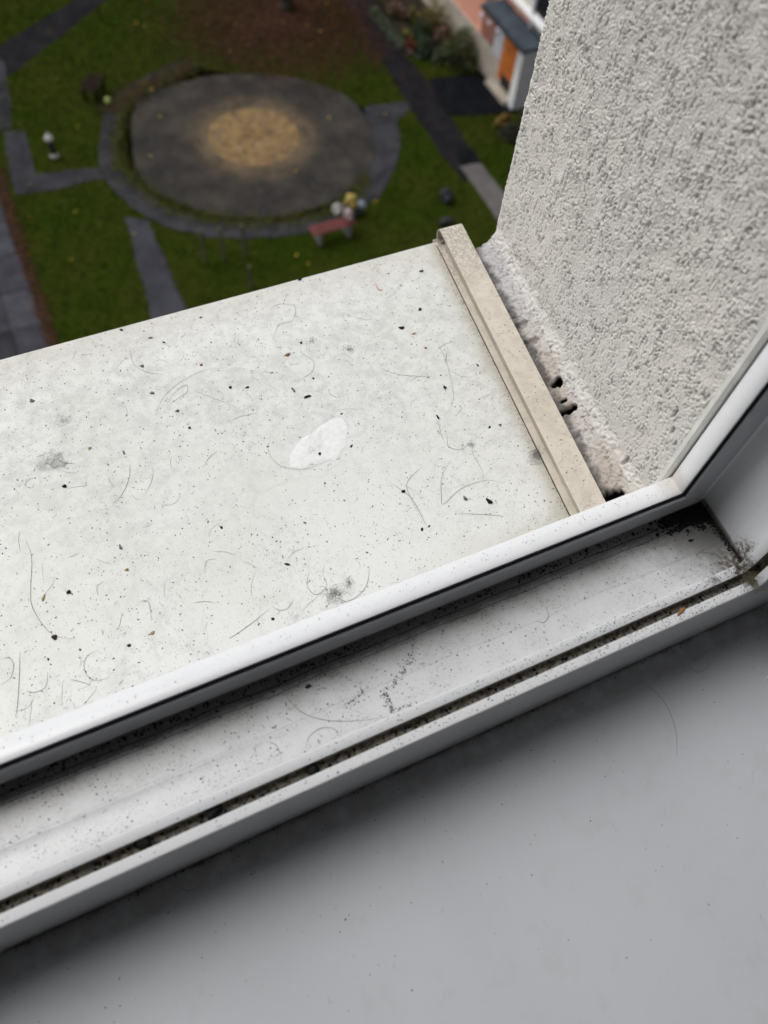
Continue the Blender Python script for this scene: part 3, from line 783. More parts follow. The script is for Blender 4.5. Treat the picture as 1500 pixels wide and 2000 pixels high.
me.polygons.foreach_set('material_index', RNG.integers(0, 3, N).astype(np.int32))
tag(o, 'short autumn grass round the playground circle', None, None, 'stuff')
def moss():
    i_ = random.randrange(len(inner) - 4); P = at(*inner[i_]) + (at(*inner[i_ + 1]) - at(*inner[i_])) * random.random(); Q = P + np.array([random.gauss(0, .22), random.gauss(0, .22), 0])
    return (Q[0], Q[1], GZ + .035)
scatter('rim_moss', 3500, moss, .04, [G_B, G_C, G_C, L_BRN], 'moss and weeds creeping over the rim of the paving', .5)
def mud():
    t = random.random(); P = at(205 + 170 * t + random.gauss(0, 14), 215 - 92 * t + random.gauss(0, 9)); return (P[0], P[1], GZ + .04)
scatter('path_litter', 1600, mud, .045, [L_BRN, G_C, L_PNK, M_OLD], 'mud and leaves covering the upper left of the ring path', .4)

# ---- tree beyond the circle: trunk only in view, crown leaves the picture
tr = empty('tree', tuple(tree_p)); tag(tr, 'dark bare tree trunk rising from fallen leaves behind the circle', 'tree')
bpy.context.view_layer.update()
V = []; Fc = []
M_BARK = flat('bark', (.030, .024, .020), .95, .4, 12, .2, .8, .03)
def limb(p0, p1, r0, r1, n_=6, wob=.08):
    path = [Vector(p0).lerp(Vector(p1), t) + Vector((random.gauss(0, wob * t * (1 - t) * 4), random.gauss(0, wob * t * (1 - t) * 4), 0)) for t in np.linspace(0, 1, n_)]
    b = len(V)
    for i, p in enumerate(path):
        t_ = (path[min(i + 1, n_ - 1)] - path[max(i - 1, 0)]).normalized(); a = t_.orthogonal().normalized(); c_ = t_.cross(a); r_ = r0 + (r1 - r0) * i / (n_ - 1)
        for k in range(8): g = k * math.pi / 4; V.append(p + a * r_ * math.cos(g) + c_ * r_ * math.sin(g))
    for i in range(n_ - 1):
        for k in range(8): Fc.append((b + i * 8 + k, b + i * 8 + (k + 1) % 8, b + (i + 1) * 8 + (k + 1) % 8, b + (i + 1) * 8 + k))
T = Vector(tree_p)
limb(T - Vector((0, 0, .05)), T + Vector((.1, .1, .35)), .34, .20, 4); limb(T + Vector((.1, .1, .3)), T + Vector((.2, .4, 4.2)), .21, .14)
child(link('trunk', mesh('trunk', V, Fc, True), M_BARK), tr)
V = []; Fc = []
for k in range(15):
    g = k * 2.4; z_ = 2.4 + k * .24; L = 2.6 - k * .08
    a = T + Vector((.15, .2, z_ if z_ < 4.2 else 4.1)); b = a + Vector((math.cos(g) * L, math.sin(g) * L, 1.1)); limb(a, b, .06, .02, 6, .15)
    for s_ in range(5):
        a2 = a.lerp(b, random.uniform(.3, 1)); limb(a2, a2 + Vector((random.gauss(0, .5), random.gauss(0, .5), .6)), .018, .006, 4, .1)
child(link('crown', mesh('crown', V, Fc, True), M_BARK), tr)

# ---- shrubs and flowers of the bed along the pink house
GR = {k: flat('foliage_' + k, c_, .85, .45, 5) for k, c_ in dict(dark=(.014, .026, .008), olive=(.055, .055, .010), sage=(.085, .10, .065), green=(.030, .060, .016), blue=(.030, .055, .038), yellow=(.33, .28, .03),
      red=(.16, .022, .010), brown=(.10, .055, .035), pink=(.26, .15, .12), ochre=(.26, .12, .025), mustard=(.13, .11, .008), purple=(.055, .028, .028)).items()}
def shrub(px, py, r, h, kinds, label, cat='shrub', elong=None, n_=420, leaf=.05, name='shrub', group=None):
    c_ = at(px, py, GZ + h * .5); c_[2] = GZ; c_[0] = min(c_[0], 16.05 - r * .6); t = empty(name, tuple(c_)); tag(t, label, cat, group); t['group'] = 'plants in the bed along the pink house'
    Vs = []; Fs = []; mi = []
    for i in range(n_):
        a = RNG.normal(0, 1, 3); a /= np.linalg.norm(a); rr = r * RNG.uniform(.45, 1.05) * (1 + .25 * math.sin(5 * a[0] + 3 * a[1] + px))
        p = Vector((a[0] * rr, a[1] * rr, abs(a[2]) * h * RNG.uniform(.5, 1.05) + .03))
        if elong: u = elong * RNG.uniform(-1, 1); p += Vector((u * elong_dir[0], u * elong_dir[1], 0))
        g = random.uniform(0, 6.28); s_ = leaf * random.uniform(.6, 1.5)
        u = Vector((math.cos(g), math.sin(g), random.gauss(0, .6))) * s_; w_ = Vector((-math.sin(g), math.cos(g), random.gauss(0, .6))) * s_ * .6
        b = len(Vs); Vs += [p - u, p + w_, p + u, p - w_]; Fs.append((b, b + 1, b + 2, b + 3)); mi.append(random.randrange(len(kinds)))
    me = mesh('foliage', Vs, Fs); o = link('foliage', me, [GR[k] for k in kinds], t); me.polygons.foreach_set('material_index', mi)
    Vs = []; Fs = []
    for i in range(7):
        g = i * .9; tube(Vs, Fs, [Vector((0, 0, 0)), Vector((math.cos(g) * r * .3, math.sin(g) * r * .3, h * .45)), Vector((math.cos(g) * r * .7, math.sin(g) * r * .7, h * .8))], .012, 4)
    link('stem', mesh('stem', Vs, Fs), M_BARK, t)
    return t
e0, e1 = at(727, 14)[:2], at(786, 92)[:2]; elong_dir = (e1 - e0) / np.linalg.norm(e1 - e0); eh = float(np.linalg.norm(e1 - e0)) / 2
bed = patch('flower_bed', gp([(745, -14), (870, -14), (905, 20), (950, 122), (845, 118), (800, 108), (770, 60)]), .006, flat('bed_soil', (.028, .020, .012), .95, .5, 3), 0, .08)
shrub(757, 55, .20, .35, ['sage', 'sage', 'green'], 'long low sage green edging beside the dark path', 'hedge', eh * .95, 900, .045, 'hedge')
shrub(850, 30, .62, 1.1, ['mustard', 'mustard', 'olive'], 'mustard coloured bush nearest the pink wall at the top')
shrub(806, 28, .28, .5, ['yellow', 'brown', 'dark'], 'small yellow flowering plant amid brown stalks', 'flower', None, 160, .05, 'flowering_plant')
shrub(775, 18, .38, .5, ['brown', 'pink', 'dark'], 'withered brown and pinkish plant behind the sage edging', 'plant', None, 260, .05, 'withered_plant')
shrub(822, 58, .45, .6, ['dark', 'green', 'dark'], 'dark green bush between the mustard bush and the red flowers')
shrub(795, 70, .20, .4, ['yellow', 'olive', 'green'], 'yellow green flower clump just above the red one', 'flower', None, 120, .045, 'flowering_plant')
shrub(801, 88, .28, .4, ['red', 'red', 'dark'], 'red flower clump at the corner of the sage edging', 'flower', None, 200, .05, 'flowering_plant')
shrub(800, 101, .12, .2, ['pink', 'pink'], 'tiny pale pink flower clump below the red one', 'flower', None, 60, .035, 'flowering_plant')
shrub(830, 88, .42, .6, ['blue', 'dark', 'green'], 'bluish green bush right of the red flowers')
shrub(868, 62, .42, .6, ['brown', 'pink', 'brown'], 'rusty brown dying plant under the mustard bush', 'plant', None, 260, .05, 'withered_plant')
shrub(858, 84, .34, .3, ['purple', 'dark'], 'dark purple low plant in the middle of the bed', 'plant', None, 200, .05, 'low_plant')
shrub(875, 93, .24, .4, ['yellow', 'mustard'], 'bright yellow clump at the foot of the olive bush', 'flower', None, 120, .05, 'flowering_plant')
shrub(915, 88, .80, 1.2, ['olive', 'dark', 'olive', 'green'], 'large round olive bush in front of the pink wall', 'shrub', None, 900, .06)
shrub(862, 108, .36, .4, ['sage', 'green', 'blue'], 'grey green cushion plant at the lawn edge of the bed', 'plant', None, 220, .045, 'low_plant')
shrub(944, 108, .24, .4, ['red', 'purple', 'brown'], 'dark red plant against the foot of the pink wall', 'plant', None, 160, .05, 'low_plant')
shrub(930, 98, .16, .5, ['sage', 'pink'], 'pale grey twiggy plant beside the dark red one', 'plant', None, 90, .04, 'low_plant')
shrub(985, 236, .30, .5, ['ochre', 'mustard', 'dark'], 'orange leaved bush below the house corner, beside the plaster edge')
shrub(1002, 256, .45, .5, ['dark', 'purple', 'dark'], 'dark shrub half hidden by the plaster edge')

# ---- house with pink wall
WX = 16.15
house = empty('pink_house', (WX, 26, GZ)); tag(house, 'salmon pink house with dark porch roof and orange door', 'house')
bpy.context.view_layer.update()
M_PINK = flat('salmon_plaster', (.72, .345, .25), .9, .10, 1.2, .1, .3, .01); M_BEI = flat('beige_plinth', (.40, .35, .29), .9, .15, 2); M_BEI2 = flat('beige_wall', (.52, .49, .45), .9, .08, 2)
M_WHT = flat('white_paint', (.80, .80, .80), .6, .05, 3); M_SLATE = flat('slate', (.045, .060, .078), .6, .3, 3); M_ORG = flat('orange_door_paint', (.50, .15, .03), .5, .2, 4)
M_GLASS = flat('dark_glass', (.015, .018, .022), .1, .1, 3, .6); M_GRY = flat('grey_paint', (.42, .42, .45), .7, .1, 3); M_DRK = flat('dark_metal', (.02, .02, .022), .5, .2, 5)
PH = GZ + 1.10                                      # plinth height
yN = 44.0; yS = float(at_x(1003, 205, WX)[1])
def hb(nm, lo, hi, mat, lab=None, bev=0.0):
    o = child(box(nm, lo, hi, mat, None, bev, 1), house)
    if lab: o['label'] = lab
    return o
yA = float(at_x(1000, 205, WX)[1])                  # near end of the entrance bay
hb('wall', (WX, yS, PH), (WX + 9, yN, GZ + 3.0), M_PINK, 'salmon pink ground floor wall')
hb('plinth', (WX - .06, yS, GZ), (WX + 9, yN, PH), M_BEI, 'beige plinth under the pink wall')
hb('upper_wall', (WX + .004, yS, GZ + 3.002), (WX + 9, yN, GZ + 9), M_BEI2, 'beige wall above the porch roof')
pc = [at(px, py, GZ + 2.8) for px, py in ((948, 8), (1020, 103), (1064, 78), (1064, 70), (992, -6))]
cy0 = float(pc[1][1]); cy1 = float(pc[0][1]) + .05; cx0 = float((pc[0][0] + pc[1][0]) / 2)
can = hb('porch_roof', (cx0, cy0, GZ + 2.74), (WX - .002, cy1, GZ + 2.82), M_SLATE, 'dark slate roof over the door')
nsl = 9; dy = (cy1 - cy0) / nsl
for i in range(nsl):
    for j in range(2):
        wdt = (WX - cx0) / 2
        s_ = box('slate', (cx0 + j * wdt + .01, cy0 + i * dy + .01, GZ + 2.822), (cx0 + (j + 1) * wdt - .006, cy0 + (i + 1) * dy - .008, GZ + 2.838 + random.uniform(0, .01)), M_SLATE)
        s_.parent = can
hb('gutter', (cx0 - .05, cy0, GZ + 2.70), (cx0 - .004, cy1, GZ + 2.76), M_DRK)
pw = at_x(1010, 0, WX); pw2 = at_x(1066, 45, WX)
zw = float((pw[2] + pw2[2]) / 2)
hb('window_ledge', (WX - .22, min(pw[1], pw2[1]) - 1.0, zw - .05), (WX + .002, pw[1] + 2.2, zw + .04), M_WHT, 'broad white ledge above the porch')
wf = hb('window', (WX - .05, float(pw2[1]) - .9, zw + .05), (WX + .003, float(pw2[1]) + .9, zw + 1.45), M_WHT)
g_ = box('pane', (WX - .058, float(pw2[1]) - .8, zw + .15), (WX - .051, float(pw2[1]) + .8, zw + 1.35), M_GLASS); g_.parent = wf
# door with reddish infill and grey panel
pd = [at_x(px, py, WX) for px, py in ((1001, 150), (1018, 148), (1012, 96))]
yd = float((pd[0][1] + pd[1][1]) / 2)
yd = yS + .80
dr = hb('door', (WX - .09, yS + .27, GZ + .45), (WX - .061, yd + .42, GZ + 2.6), M_ORG, 'orange door under the porch roof')
hdl = box('handle', (WX - .12, yd + .30, GZ + 1.4), (WX - .091, yd + .33, GZ + 1.55), M_GRY); hdl.parent = dr
hb('door_panel', (WX - .075, yd + .45, GZ + 1.0), (WX - .061, yd + 1.05, GZ + 2.4), M_GRY, 'pale grey panel beside the door')
hb('door_panel', (WX - .072, yd + 1.10, GZ + 1.15), (WX - .004, yd + 2.0, GZ + 2.6), flat('brick_red', (.30, .11, .08), .9, .2, 4), 'brick red panel beside the grey one')
for i in range(3): hb('batten', (WX - .10, yd + 1.2 + i * .27, GZ + 1.2), (WX - .074, yd + 1.28 + i * .27, GZ + 2.55), flat('pale_batten', (.42, .19, .15), .9))
for px, py in ((945, 30), (960, 44), (976, 60)):
    q = at_x(px, py, WX); hb('sill_block', (WX - .12, float(q[1]) - .13, float(q[2]) - .08), (WX - .002, float(q[1]) + .13, float(q[2]) + .08), M_GRY, None, .03)  # plain grey blocks standing in for half-hidden window sills, no lamps
q = at_x(990, 165, WX); hb('vent', (WX - .10, float(q[1]) - .32, GZ + .35), (WX - .058, float(q[1]) + .32, GZ + .75), M_DRK, 'dark opening in the plinth')
hb('step', (WX - .30, yd - .6, GZ), (WX - .062, yd + .8, GZ + .16), M_BEI)
hb('end_wall', (WX - .10, yS - .10, GZ), (WX + 9, yS - .001, GZ + 9), M_GRY, 'pale grey end wall of the house')
hb('corner_board', (WX - .125, yS - .104, GZ), (WX - .101, yS + .24, GZ + 2.735), M_WHT, 'white strip at the house corner')

# ---- red bench and what lies on it
M_REDW = flat('red_bench_paint', (.12, .024, .020), .6, .25, 5); M_STONE = flat('bench_concrete', (.16, .155, .15), .9, .2, 5)
A, B = at(607, 452, GZ + .45), at(692, 428, GZ + .45); mid = (A + B) / 2; ang = math.atan2(B[1] - A[1], B[0] - A[0]); L = float(np.linalg.norm((B - A)[:2]))
bench = empty('park_bench', (mid[0], mid[1], GZ)); bench.rotation_euler.z = ang; tag(bench, 'red plank bench on concrete feet beside the ring path', 'bench')
for i in range(3): o = box('seat_plank', (-L / 2, -.20 + i * .14, .42), (L / 2, -.20 + i * .14 + .12, .46), M_REDW, bench, .008, 1)
for sx in (-1, 1): box('foot', (sx * L * .33 - .06, -.22, 0), (sx * L * .33 + .06, .22, .418), M_STONE, bench, .01, 1)
def lump(name, px, py, z, r, squash, mat, label, cat, seed=0):
    p = at(px, py, GZ + z); bm = bmesh.new(); bmesh.ops.create_icosphere(bm, subdivisions=3, radius=1)
    rg = np.random.default_rng(seed)
    ph = rg.uniform(0, 6, 3)
    for v_ in bm.verts:
        k = 1 + .24 * math.sin(3 * v_.co.x + ph[0]) + .20 * math.sin(5 * v_.co.y + ph[1] + 2 * v_.co.z) + .16 * math.sin(7 * v_.co.z + 5 * v_.co.x + ph[2]) + .10 * math.sin(11 * v_.co.y + 9 * v_.co.x + ph[0])
        v_.co = Vector((v_.co.x * r * k, v_.co.y * r * k * .85, max(v_.co.z * r * squash * k, -r * squash * .6)))
    me = bpy.data.meshes.new(name); bm.to_mesh(me); bm.free(); me.polygons.foreach_set('use_smooth', [True] * len(me.polygons))
    o = link(name, me, mat); o.location = (p[0], p[1], p[2]); return tag(o, label, cat)
M_BAG = flat('pale_bag_cloth', (.42, .39, .38), .8, .15, 6); M_BAG2 = flat('mauve_bag_cloth', (.36, .28, .29), .8, .2, 6); M_BLUE = flat('blue_grey_cloth', (.28, .30, .38), .8, .2, 6)
M_YEL = flat('yellow_cloth', (.36, .27, .07), .8, .2, 10)
lump('bag', 662, 409, .25, .17, 1.0, M_BAG, 'pale grey bag on the path left of the yellow bundle', 'bag', 1)
lump('bag', 681, 420, .62, .17, 1.0, M_BAG2, 'mauve grey bag standing on the right end of the bench', 'bag', 2)
lump('cloth_bundle', 684, 394, .40, .22, 1.0, M_YEL, 'mustard yellow bundle behind the bench end', 'bundle', 3)
lump('bag', 702, 403, .20, .15, .9, M_BLUE, 'blue grey bag right of the yellow bundle', 'bag', 4)
lump('bag', 698, 413, .12, .17, .8, M_DRK, 'black lump in place of the shadow under the blue grey bag', 'bag', 5)  # black lump added where only a dark shadow lies

# ---- black and white bollard, ball, old wooden stool, posts, boulders
p = at(107, 306); bol = empty('bollard', tuple(p)); tag(bol, 'short black post with white head and white foot on the lawn', 'bollard')
def lathe(name, prof_, mat, parent, seg=20):
    V = []; Fs = []
    for r_, z_ in prof_:
        for k in range(seg): g = 2 * math.pi * k / seg; V.append((r_ * math.cos(g), r_ * math.sin(g), z_))
    for i in range(len(prof_) - 1):
        for k in range(seg): Fs.append((i * seg + k, i * seg + (k + 1) % seg, (i + 1) * seg + (k + 1) % seg, (i + 1) * seg + k))
    Fs += [tuple(reversed(range(seg))), tuple((len(prof_) - 1) * seg + k for k in range(seg))]
    return link(name, mesh(name, V, Fs, True), mat, parent)
M_LG = flat('dull_white_paint', (.50, .51, .50), .7, .1, 6)
lathe('foot', [(.12, 0), (.13, .04), (.12, .09), (.09, .13)], M_LG, bol)
lathe('post', [(.10, .13), (.105, .2), (.105, .54), (.09, .58)], M_DRK, bol)
lathe('head', [(.08, .58), (.12, .61), (.125, .66), (.10, .72), (.04, .74)], M_LG, bol)
lathe('cap', [(.03, .74), (.04, .78), (.02, .84)], M_GRY, bol)
p = at(212, 203); bm = bmesh.new(); bmesh.ops.create_uvsphere(bm, u_segments=20, v_segments=14, radius=.11); me = bpy.data.meshes.new('ball'); bm.to_mesh(me); bm.free()
me.polygons.foreach_set('use_smooth', [True] * len(me.polygons)); o = link('ball', me, flat('lime_ball', (.33, .38, .12), .6, .1, 8)); o.location = (p[0], p[1], GZ + .12)
tag(o, 'small pale lime ball at the edge of the ring path', 'ball')
p = at(186, 186); st = empty('garden_table', tuple(p)); st.rotation_euler.z = math.radians(58); tag(st, 'small weathered dark wooden table tilting on the lawn', 'table')
M_OLDW = flat('rotten_wood', (.020, .013, .010), .95, .4, 5, .05, .5, .01)
for i in range(4): box('plank', (-.45, -.28 + i * .145, .42), (.45, -.28 + i * .145 + .13, .45), M_OLDW, st)
for sx in (-1, 1):
    for sy in (-1, 1): box('leg', (sx * .36 - .04, sy * .2 - .04, 0), (sx * .36 + .04, sy * .2 + .04, .418), M_OLDW, st)
M_POST = flat('grey_green_wood', (.075, .075, .045), .9, .3, 6)
for i, (bx, by, lab) in enumerate(((402, 514, 'leftmost of three slim weathered posts on the lawn below the ring path'), (438, 509, 'middle one of three slim weathered posts on the lawn'), (479, 502, 'slim weathered post nearest the ring path, right of its row'), (491, 562, 'single slim post near the sill edge, apart from the row of three'))):
    q = at(bx, by); o = box('post', (-.045, -.045, 0), (.045, .045, 1.15 if i < 3 else .8), M_POST, None, .01, 1); o.location = tuple(q); o.rotation_euler.x = math.radians(-4 + i); tag(o, lab, 'post')
lump('boulder', 873, 382, .14, .24, .8, flat('dark_stone', (.020, .022, .030), .8, .3, 6), 'dark round boulder on the lawn left of the pale path', 'stone', 8)
lump('boulder', 872, 433, .10, .20, .7, flat('dark_stone_b', (.022, .022, .024), .8, .3, 6), 'flat dark stone just above the curled sill cap', 'stone', 9)

# ==================================================================== DEBRIS on the sills
M_SOOT = flat('soot', (.020, .020, .020), .9, .3, 500, .1); M_GREYD = flat('grey_dust', (.19, .19, .185), .9, .3, 500, .1)
M_HAIR = flat('hair', (.11, .105, .095), .6, .2, 300, .3); M_HAIRL = flat('pale_hair', (.20, .185, .16), .6, .2, 300, .3)
def surf(kind_):
    if kind_ == 'sill': return lambda x_, y_: sill_z(y_)
    if kind_ == 'rebate': return lambda x_, y_: -T0 - FLOOR_D + .0004 + .0020 * max(0, min(1, (.125 - y_) / .035))
    if kind_ == 'room': return lambda x_, y_: ZB
    if kind_ == 'ledge': return lambda x_, y_: -T0 - LEDGE_D
    if kind_ == 'groove': return lambda x_, y_: -T0 - LEDGE_D - .0065
    if kind_ == 'cap': return lambda x_, y_: sill_z(y_) + .0156
def specks(name, n_, fn, zf, smin, smax, mats, label, power=3.0, elong=1.6):
    """thousands of flat irregular crumbs in one mesh"""
    base = np.array([(1, 0, .1), (.2, .8, .05), (-.9, .3, .1), (-.5, -.8, .05), (.5, -.7, .1), (.05, 0, .75)])
    Fc = np.array([(0, 1, 5), (1, 2, 5), (2, 3, 5), (3, 4, 5), (4, 0, 5)])
    Vs = []; Fs = []
    for i in range(n_):
        x_, y_ = fn(); s_ = smin + (smax - smin) * random.random() ** power; g = random.uniform(0, 6.28); e = random.uniform(1, elong)
        q = base * (1 + RNG.uniform(-.25, .25, base.shape)) * s_; q[:, 0] *= e; q[:, 2] *= .8
        cs, sn = math.cos(g), math.sin(g)
        P = np.stack([q[:, 0] * cs - q[:, 1] * sn + x_, q[:, 0] * sn + q[:, 1] * cs + y_, q[:, 2] + zf(x_, y_)], 1)
        Vs.append(P); Fs.append(Fc + len(Vs) * 6 - 6)
    me = quick_mesh(name, np.concatenate(Vs), np.concatenate(Fs), False); o = link(name, me, mats)
    me.polygons.foreach_set('material_index', np.repeat(RNG.integers(0, len(mats), n_), 5).astype(np.int32))
    return tag(o, label, None, None, 'stuff')
def on_sill():
    while True:
        y_ = random.uniform(.15, YE - .003); x_ = random.uniform(-.55, cap_l(y_) - .001)
        return x_, y_
M_TAN = flat('tan_crumb', (.30, .21, .10), .8, .3, 400)
specks('soot_specks', 14000, on_sill, surf('sill'), .00012, .00055, [M_SOOT, M_GREYD, M_GREYD, M_SOOT, M_GREYD], 'fine soot specks all over the white outer sill', 3.5)
specks('soot_crumbs', 120, on_sill, surf('sill'), .0004, .0013, [M_SOOT, M_GREYD, M_SOOT], 'larger soot crumbs on the white outer sill', 2.0, 1.9)
specks('tan_crumbs', 60, on_sill, surf('sill'), .0003, .0009, [M_TAN], 'small tan crumbs on the white outer sill', 2.0, 1.9)
def by_cap():
    y_ = random.uniform(.15, YE - .004); return cap_l(y_) - abs(random.gauss(0, .0022)) - .0003, y_
specks('joint_grime', 900, by_cap, surf('sill'), .0001, .0004, [M_SOOT, M_TAN, M_GREYD], 'grime gathered along the beige end cap', 2.5)
def in_reb():
    y_ = .132 - abs(random.gauss(0, .0075)) if random.random() < .55 else random.uniform(.088, .131)
    return random.uniform(-.45, X0 + FLOOR_D - .002), max(.088, y_)
specks('rebate_specks', 8000, in_reb, surf('rebate'), .0001, .00042, [M_SOOT, M_GREYD, M_SOOT], 'soot specks in the window rebate', 3.0)
def reb_dark(): return random.uniform(-.45, X0 + .02), .1322 - abs(random.gauss(0, .0028))
specks('rebate_crumbs', 1100, reb_dark, surf('rebate'), .0002, .0009, [M_SOOT], 'black crumbs heaped against the upstand of the rebate', 2.2)
def reb_corner():
    a = abs(random.gauss(0, .012)); b = abs(random.gauss(0, .006))
    return X0 + FLOOR_D - .001 - a, .1322 - b
specks('corner_soot', 1500, reb_corner, surf('rebate'), .0003, .0016, [M_SOOT], 'thick soot packed into the rebate corner', 2.0)
def reb_side():
    return X0 + FLOOR_D - .0006 - abs(random.gauss(0, .0018)), random.uniform(.088, .131)
specks('side_soot', 1000, reb_side, surf('rebate'), .0002, .0009, [M_SOOT, M_SOOT, flat('brown_soot', (.06, .035, .02))], 'brown black dirt line at the foot of the upright rail', 2.0)
def gro(): return random.uniform(-.4, X0 + .02), random.uniform(.0756, .0803)
specks('groove_crumbs', 1000, gro, surf('groove'), .0002, .0012, [M_SOOT, M_GREYD, M_SOOT], 'crumbs lying in the narrow groove', 3.0)
def led():
    y_ = random.choice((random.uniform(.0815, .0855), random.uniform(.0702, .0747))); x_ = X0 + .014 - abs(random.gauss(0, .16)); return x_, y_
specks('ledge_specks', 1300, led, surf('ledge'), .0001, .0004, [M_SOOT, M_GREYD], 'specks on the two narrow strips of the frame', 2.5)
def lipf(): return X0 + .001 - abs(random.gauss(0, .22)), random.uniform(.1345, .1435)
specks('lip_specks', 420, lipf, lambda x_, y_: -T0 + .0006 - max(0, (y_ - .1385)) * .25, .0001, .00035, [M_SOOT, M_GREYD], 'specks on the glossy outer lip of the frame', 2.5)
def roomf():
    y_ = .069 - abs(random.gauss(0, .07)) if random.random() < .75 else random.uniform(-.2, .06); return random.uniform(-.2, .345), max(-.2, y_)
specks('room_specks', 800, roomf, surf('room'), .0001, .0005, [M_SOOT, M_GREYD, M_GREYD], 'few specks on the pale room sill', 4.0)
def crease_(): return random.uniform(-.25, .35), .0688 - abs(random.gauss(0, .0013))
specks('crease_dirt', 500, crease_, surf('room'), .00012, .0005, [M_SOOT, M_GREYD], 'black dirt in the crease between frame and room sill', 2.5)
def capf():
    y_ = random.uniform(.15, .435); return random.uniform(cap_l(y_) + .002, cap_r(y_)), y_
specks('cap_specks', 260, capf, surf('cap'), .0001, .0005, [M_SOOT, M_GREYD, M_TAN], 'specks on the beige end cap', 2.5)
def trail(pts, n_, spread, at_fn, zf, name, label):
    P = [at_fn(*p) for p in pts]
    def fn():
        i = random.randrange(len(P) - 1); t = random.random(); q = P[i] * (1 - t) + P[i + 1] * t; return q[0] + random.gauss(0, spread), q[1] + random.gauss(0, spread)
    specks(name, n_, fn, zf, .00015, .0005, [M_SOOT, M_GREYD], label, 2.5)
AR = lambda px, py: at(px, py, -T0 - FLOOR_D)
trail([(808, 1247), (800, 1290), (775, 1330), (750, 1352), (757, 1375), (770, 1395), (815, 1375)], 260, .0011, AR, surf('rebate'), 'soot_trail', 'branching trail of soot across the rebate')
trail([(680, 1380), (700, 1360), (716, 1345)], 60, .0010, AR, surf('rebate'), 'soot_trail', 'short dashed trail of soot left of the branching one')

def hair_pts(P, zf, n_=26, lift=.0002, k=1):
    """smooth curve through plan points (Catmull-Rom)"""
    P = [np.array(p[:2], float) for p in P]; P = [2 * P[0] - P[1]] + P + [2 * P[-1] - P[-2]]; o = []
    for i in range(1, len(P) - 2):
        for t in np.linspace(0, 1, max(4, n_ // (len(P) - 3)), endpoint=i == len(P) - 3):
            a, b, c_, d = P[i - 1], P[i], P[i + 1], P[i + 2]
            q = .5 * ((2 * b) + (-a + c_) * t + (2 * a - 5 * b + 4 * c_ - d) * t * t + (-a + 3 * b - 3 * c_ + d) * t ** 3)
            o.append((q[0], q[1], zf(q[0], q[1]) + lift + random.uniform(0, .00015)))
    return o
def hair(pix, at_fn, zf, label, r=.00012, mat=None, name='hair'):
    V = []; Fs = []; tube(V, Fs, hair_pts([at_fn(*p) for p in pix], zf), r * .84, 4)
    return tag(link(name, mesh(name, V, Fs, True), mat or M_HAIR), label, 'hair', 'hairs blown onto the sills')
ZS = surf('sill'); ASL = at_sill; ARM = lambda px, py: at(px, py, ZB)
hair([(50, 1052), (62, 1090), (60, 1150), (63, 1185), (85, 1222), (110, 1243), (145, 1248)], ASL, ZS, 'long arching hair passing the brown crumb at lower left')
hair([(39, 1272), (38, 1320), (34, 1380), (30, 1402)], ASL, ZS, 'straight upright hair at the left rim just above the frame lip', .00013)
hair([(0, 1288), (18, 1285), (27, 1300), (20, 1325), (0, 1338)], ASL, ZS, 'hair loop cut by the left edge of the view')
hair([(93, 1312), (90, 1340), (70, 1352), (52, 1350)], ASL, ZS, 'hook shaped hair right of the straight one')
hair([(195, 1270), (172, 1280), (164, 1300), (172, 1322), (190, 1329), (217, 1322)], ASL, ZS, 'open C shaped hair in the lower left, tail to the right')
hair([(137, 1327), (155, 1331), (177, 1338)], ASL, ZS, 'short nearly straight hair below the C shaped one')
hair([(525, 1190), (495, 1215), (455, 1243), (447, 1247)], ASL, ZS, 'straight slanting hair running down to the frame lip', .00013)
hair([(530, 1183), (545, 1192), (562, 1188), (574, 1170)], ASL, ZS, 'small cup shaped hair at the top of the slanting one')
hair([(604, 1115), (600, 1145), (618, 1162), (638, 1145), (630, 1122)], ASL, ZS, 'hair ring at the left of the fluff by the frame')
hair([(655, 1180), (690, 1170), (715, 1145), (722, 1110)], ASL, ZS, 'sweeping hair right of the fluff by the frame')
hair([(273, 1175), (290, 1176), (296, 1210)], ASL, ZS, 'small bent hair in the lower middle, right of the tan crumb')
hair([(378, 1178), (400, 1175), (418, 1177)], ASL, ZS, 'short flat hair arc in the lower middle')
hair([(400, 1120), (402, 1098), (415, 1092), (425, 1095)], ASL, ZS, 'hook hair in the middle of the lower sill', .0001)
hair([(192, 1165), (190, 1146), (205, 1135)], ASL, ZS, 'half circle hair left of centre, low on the sill', .0001)
hair([(303, 814), (318, 778), (345, 752), (372, 735), (400, 723), (438, 718)], ASL, ZS, 'long curved hair in the upper left of the sill', .0001)
hair([(325, 795), (345, 780), (366, 765), (362, 752), (340, 768), (325, 790)], ASL, ZS, 'tangled hair loop beside the long curved one', .0001)
hair([(253, 680), (262, 712), (290, 728), (320, 732)], ASL, ZS, 'drooping hair near the upper left edge of the sill', .0001)
hair([(254, 908), (252, 935), (237, 968), (218, 985)], ASL, ZS, 'S curved hair in the left half of the sill')
hair([(52, 935), (50, 948), (62, 953), (68, 943)], ASL, ZS, 'small hook hair near the grey smudge', .0001)
hair([(70, 933), (58, 936), (49, 946)], ASL, ZS, 'tiny arc hair above the small hook', .0001)
hair([(372, 760), (405, 773), (440, 787), (470, 800)], ASL, ZS, 'faint straight hair at left of centre', .00008, M_HAIRL)
hair([(528, 850), (524, 880), (540, 905), (565, 915), (600, 916), (622, 905), (620, 890)], ASL, ZS, 'large pale hair curling round the bird dropping', .0001, M_HAIRL)
hair([(585, 670), (590, 690), (612, 705), (610, 725), (590, 740), (575, 748)], ASL, ZS, 'looping hair above the bird dropping', .0001)
